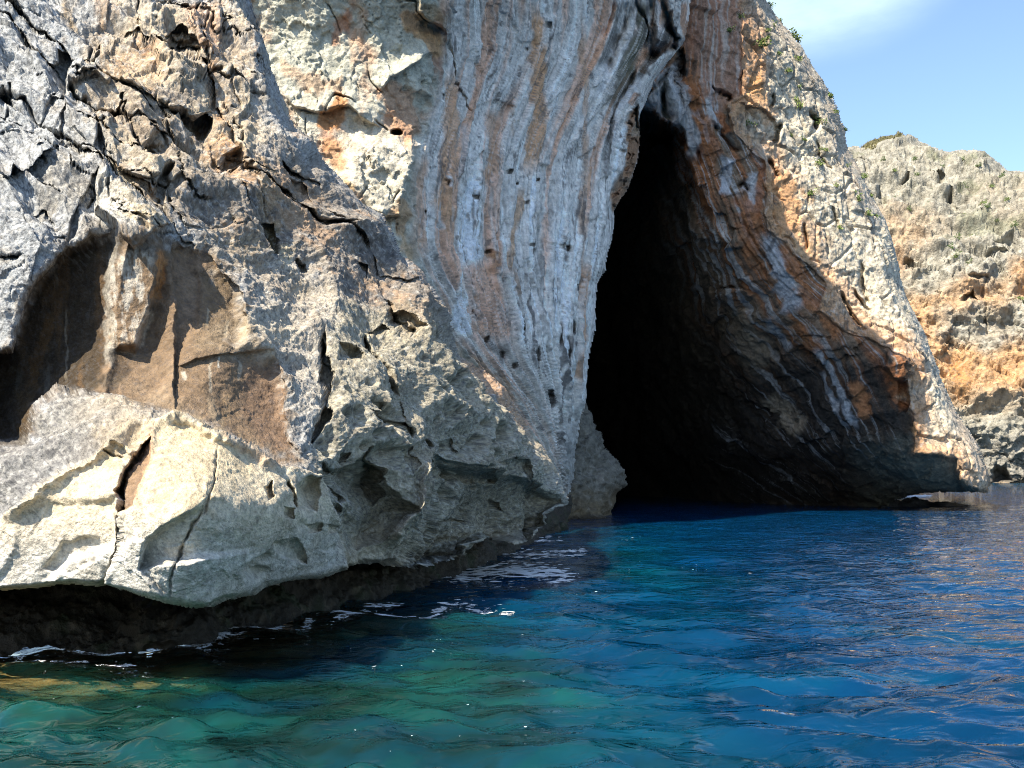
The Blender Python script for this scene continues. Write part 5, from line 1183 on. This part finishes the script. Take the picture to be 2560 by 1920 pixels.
# grass on the summit of the headland
cap = T(1.843, 1400, 0, (1390,684),(1450,650),(1500,632),(1545,620),(1600,640),(1625,652),(1560,652),(1500,668),(1440,694))
sel = far_mask & inside(far_X, far_Y, cap); ptsg = far_pts[sel]
v, f = [], []
for i in np.random.RandomState(3).randint(0, len(ptsg), 2600):
    p = ptsg[i]; a = random.random() * 3.14; h = .1 + .3 * random.random(); k = len(v); w = .22
    v += [(p[0] - w * math.cos(a), p[1] - .2 - w * math.sin(a), p[2] - .5), (p[0] + w * math.cos(a), p[1] - .2 + w * math.sin(a), p[2] - .5), (p[0] + random.uniform(-.4, .4), p[1] - .2 + random.uniform(-.4, .4), p[2] + h)]
    f.append((k, k + 1, k + 2))
o = bpy.data.objects.new('grass', raw_mesh('grass', v, f, M_GRASS)); COL.objects.link(o); tag(o, 'olive grass covering the summit of the distant headland', 'grass', 'stuff')

# foam, plus white flecks added to imitate sun glints
FOAM = bpy.data.materials.new('sea_foam'); FOAM.use_nodes = True
b_ = FOAM.node_tree.nodes['Principled BSDF']; b_.inputs['Roughness'].default_value = .6
fn_ = FOAM.node_tree.nodes.new('ShaderNodeTexNoise'); fn_.inputs['Scale'].default_value = 14
fr_ = FOAM.node_tree.nodes.new('ShaderNodeMapRange'); fr_.inputs['To Min'].default_value = .55; fr_.inputs['To Max'].default_value = .95
FOAM.node_tree.links.new(fn_.outputs['Fac'], fr_.inputs['Value']); FOAM.node_tree.links.new(fr_.outputs[0], b_.inputs['Base Color'])
def wave_z(x, y):
    i = np.clip(np.searchsorted(rows, y) - 1, 0, len(rows) - 2); fy = (y - rows[i]) / (rows[i + 1] - rows[i])
    t = (x / y - cols[0]) / (cols[1] - cols[0]); j = np.clip(t.astype(int), 0, len(cols) - 2); fx = t - j
    return (H[i, j] * (1 - fx) + H[i, j + 1] * fx) * (1 - fy) + (H[i + 1, j] * (1 - fx) + H[i + 1, j + 1] * fx) * fy
rf = np.random.RandomState(17)
lines = [([(1125,1444),(1190,1424),(1260,1418),(1340,1424),(1425,1441)], 12, 1300, .055), ([(1180,1432),(1280,1436),(1400,1432)], 8, 600, .05), ([(1180,1398),(1250,1378),(1330,1384)], 10, 320, .04), ([(1240,1366),(1300,1390),(1400,1384),(1450,1378)], 9, 420, .045),
 (G((690,630),(900,592),(1100,552),(1300,520),(1500,490),(1640,442),(1730,440)), 6, 620, .026), (G((1400,505),(1560,482),(1760,490)), 6, 460, .03), (G((1820,500),(1900,470),(1960,440),(2212,465)), 5, 300, .03), (G((880,520),(960,545),(1060,540),(1200,515)), 7, 420, .024), (G((1760,335),(1850,325),(1950,318)), 6, 160, .03),
 ([(1540,1350),(1580,1342),(1620,1338)], 3, 26, .03), ([(1280,1338),(1330,1350),(1400,1346)], 5, 160, .05), (G((60,655),(250,645),(500,638)), 3, 140, .016), (G((230,695),(400,700),(580,690)), 5, 110, .015), (G((0,655),(120,668),(180,700)), 6, 60, .015),  # the sparse shelf rows imitate sparkle on the water
 ([(2235,1247),(2275,1244),(2320,1240)], 4, 260, .14), ([(600,1600),(760,1560),(900,1530)], 26, 70, .014), ([(700,1700),(1000,1620),(1300,1560)], 60, 46, .010), ([(900,1820),(1300,1700),(1500,1640)], 70, 30, .008), ([(1400,1480),(1600,1440),(1800,1400)], 40, 60, .016)]  # the wide sparse rows imitate sun glints on the ripples
v, f = [], []
for pts, wpx, n, size in lines:
    d = np.array(pts); n = int(n * 4.5) if n > 100 else n; t = rf.rand(n) * (len(d) - 1); x = np.interp(t, np.arange(len(d)), d[:, 0]); y = np.interp(t, np.arange(len(d)), d[:, 1])
    x = x + rf.normal(size=n) * wpx * 1.2; y = y + rf.normal(size=n) * wpx * .6
    Zp = 2.0 * FPX / (y - HY); wx = (x - CX) / FPX * Zp
    lace = np.abs(perlin(wx * 2.2, Zp * 2.6, wx * 0, 81) + .35 * perlin(wx * 7, Zp * 6, wx * 0, 82))
    keep_ = lace < .06 + .10 * rf.rand(n) ** 2
    wx, Zp = wx[keep_], Zp[keep_]; wz = wave_z(wx, Zp)
    for a, b2, c2_ in zip(wx, Zp, wz):
        s_ = size * (.22 + rf.rand() ** 3 * .9); an = rf.normal() * .35; k = len(v); m_ = 7
        for q_ in range(m_):
            th = q_ / m_ * 6.283; r_ = s_ * (.55 + .7 * rf.rand())
            ex_, ey_ = r_ * 2.6 * math.cos(th), r_ * .9 * math.sin(th)
            v.append((a + ex_ * math.cos(an) - ey_ * math.sin(an), b2 + ex_ * math.sin(an) + ey_ * math.cos(an), c2_ + .010 + .01 * rf.rand()))
        v.append((a, b2, c2_ + .012 + s_ * .35)); f += [(k + q_, k + (q_ + 1) % m_, k + m_) for q_ in range(m_)]
o = bpy.data.objects.new('foam', raw_mesh('foam', v, f, FOAM)); COL.objects.link(o); tag(o, 'white foam streaks and spray along the foot of the cliff, with added flecks imitating sun glints', 'foam', 'stuff')
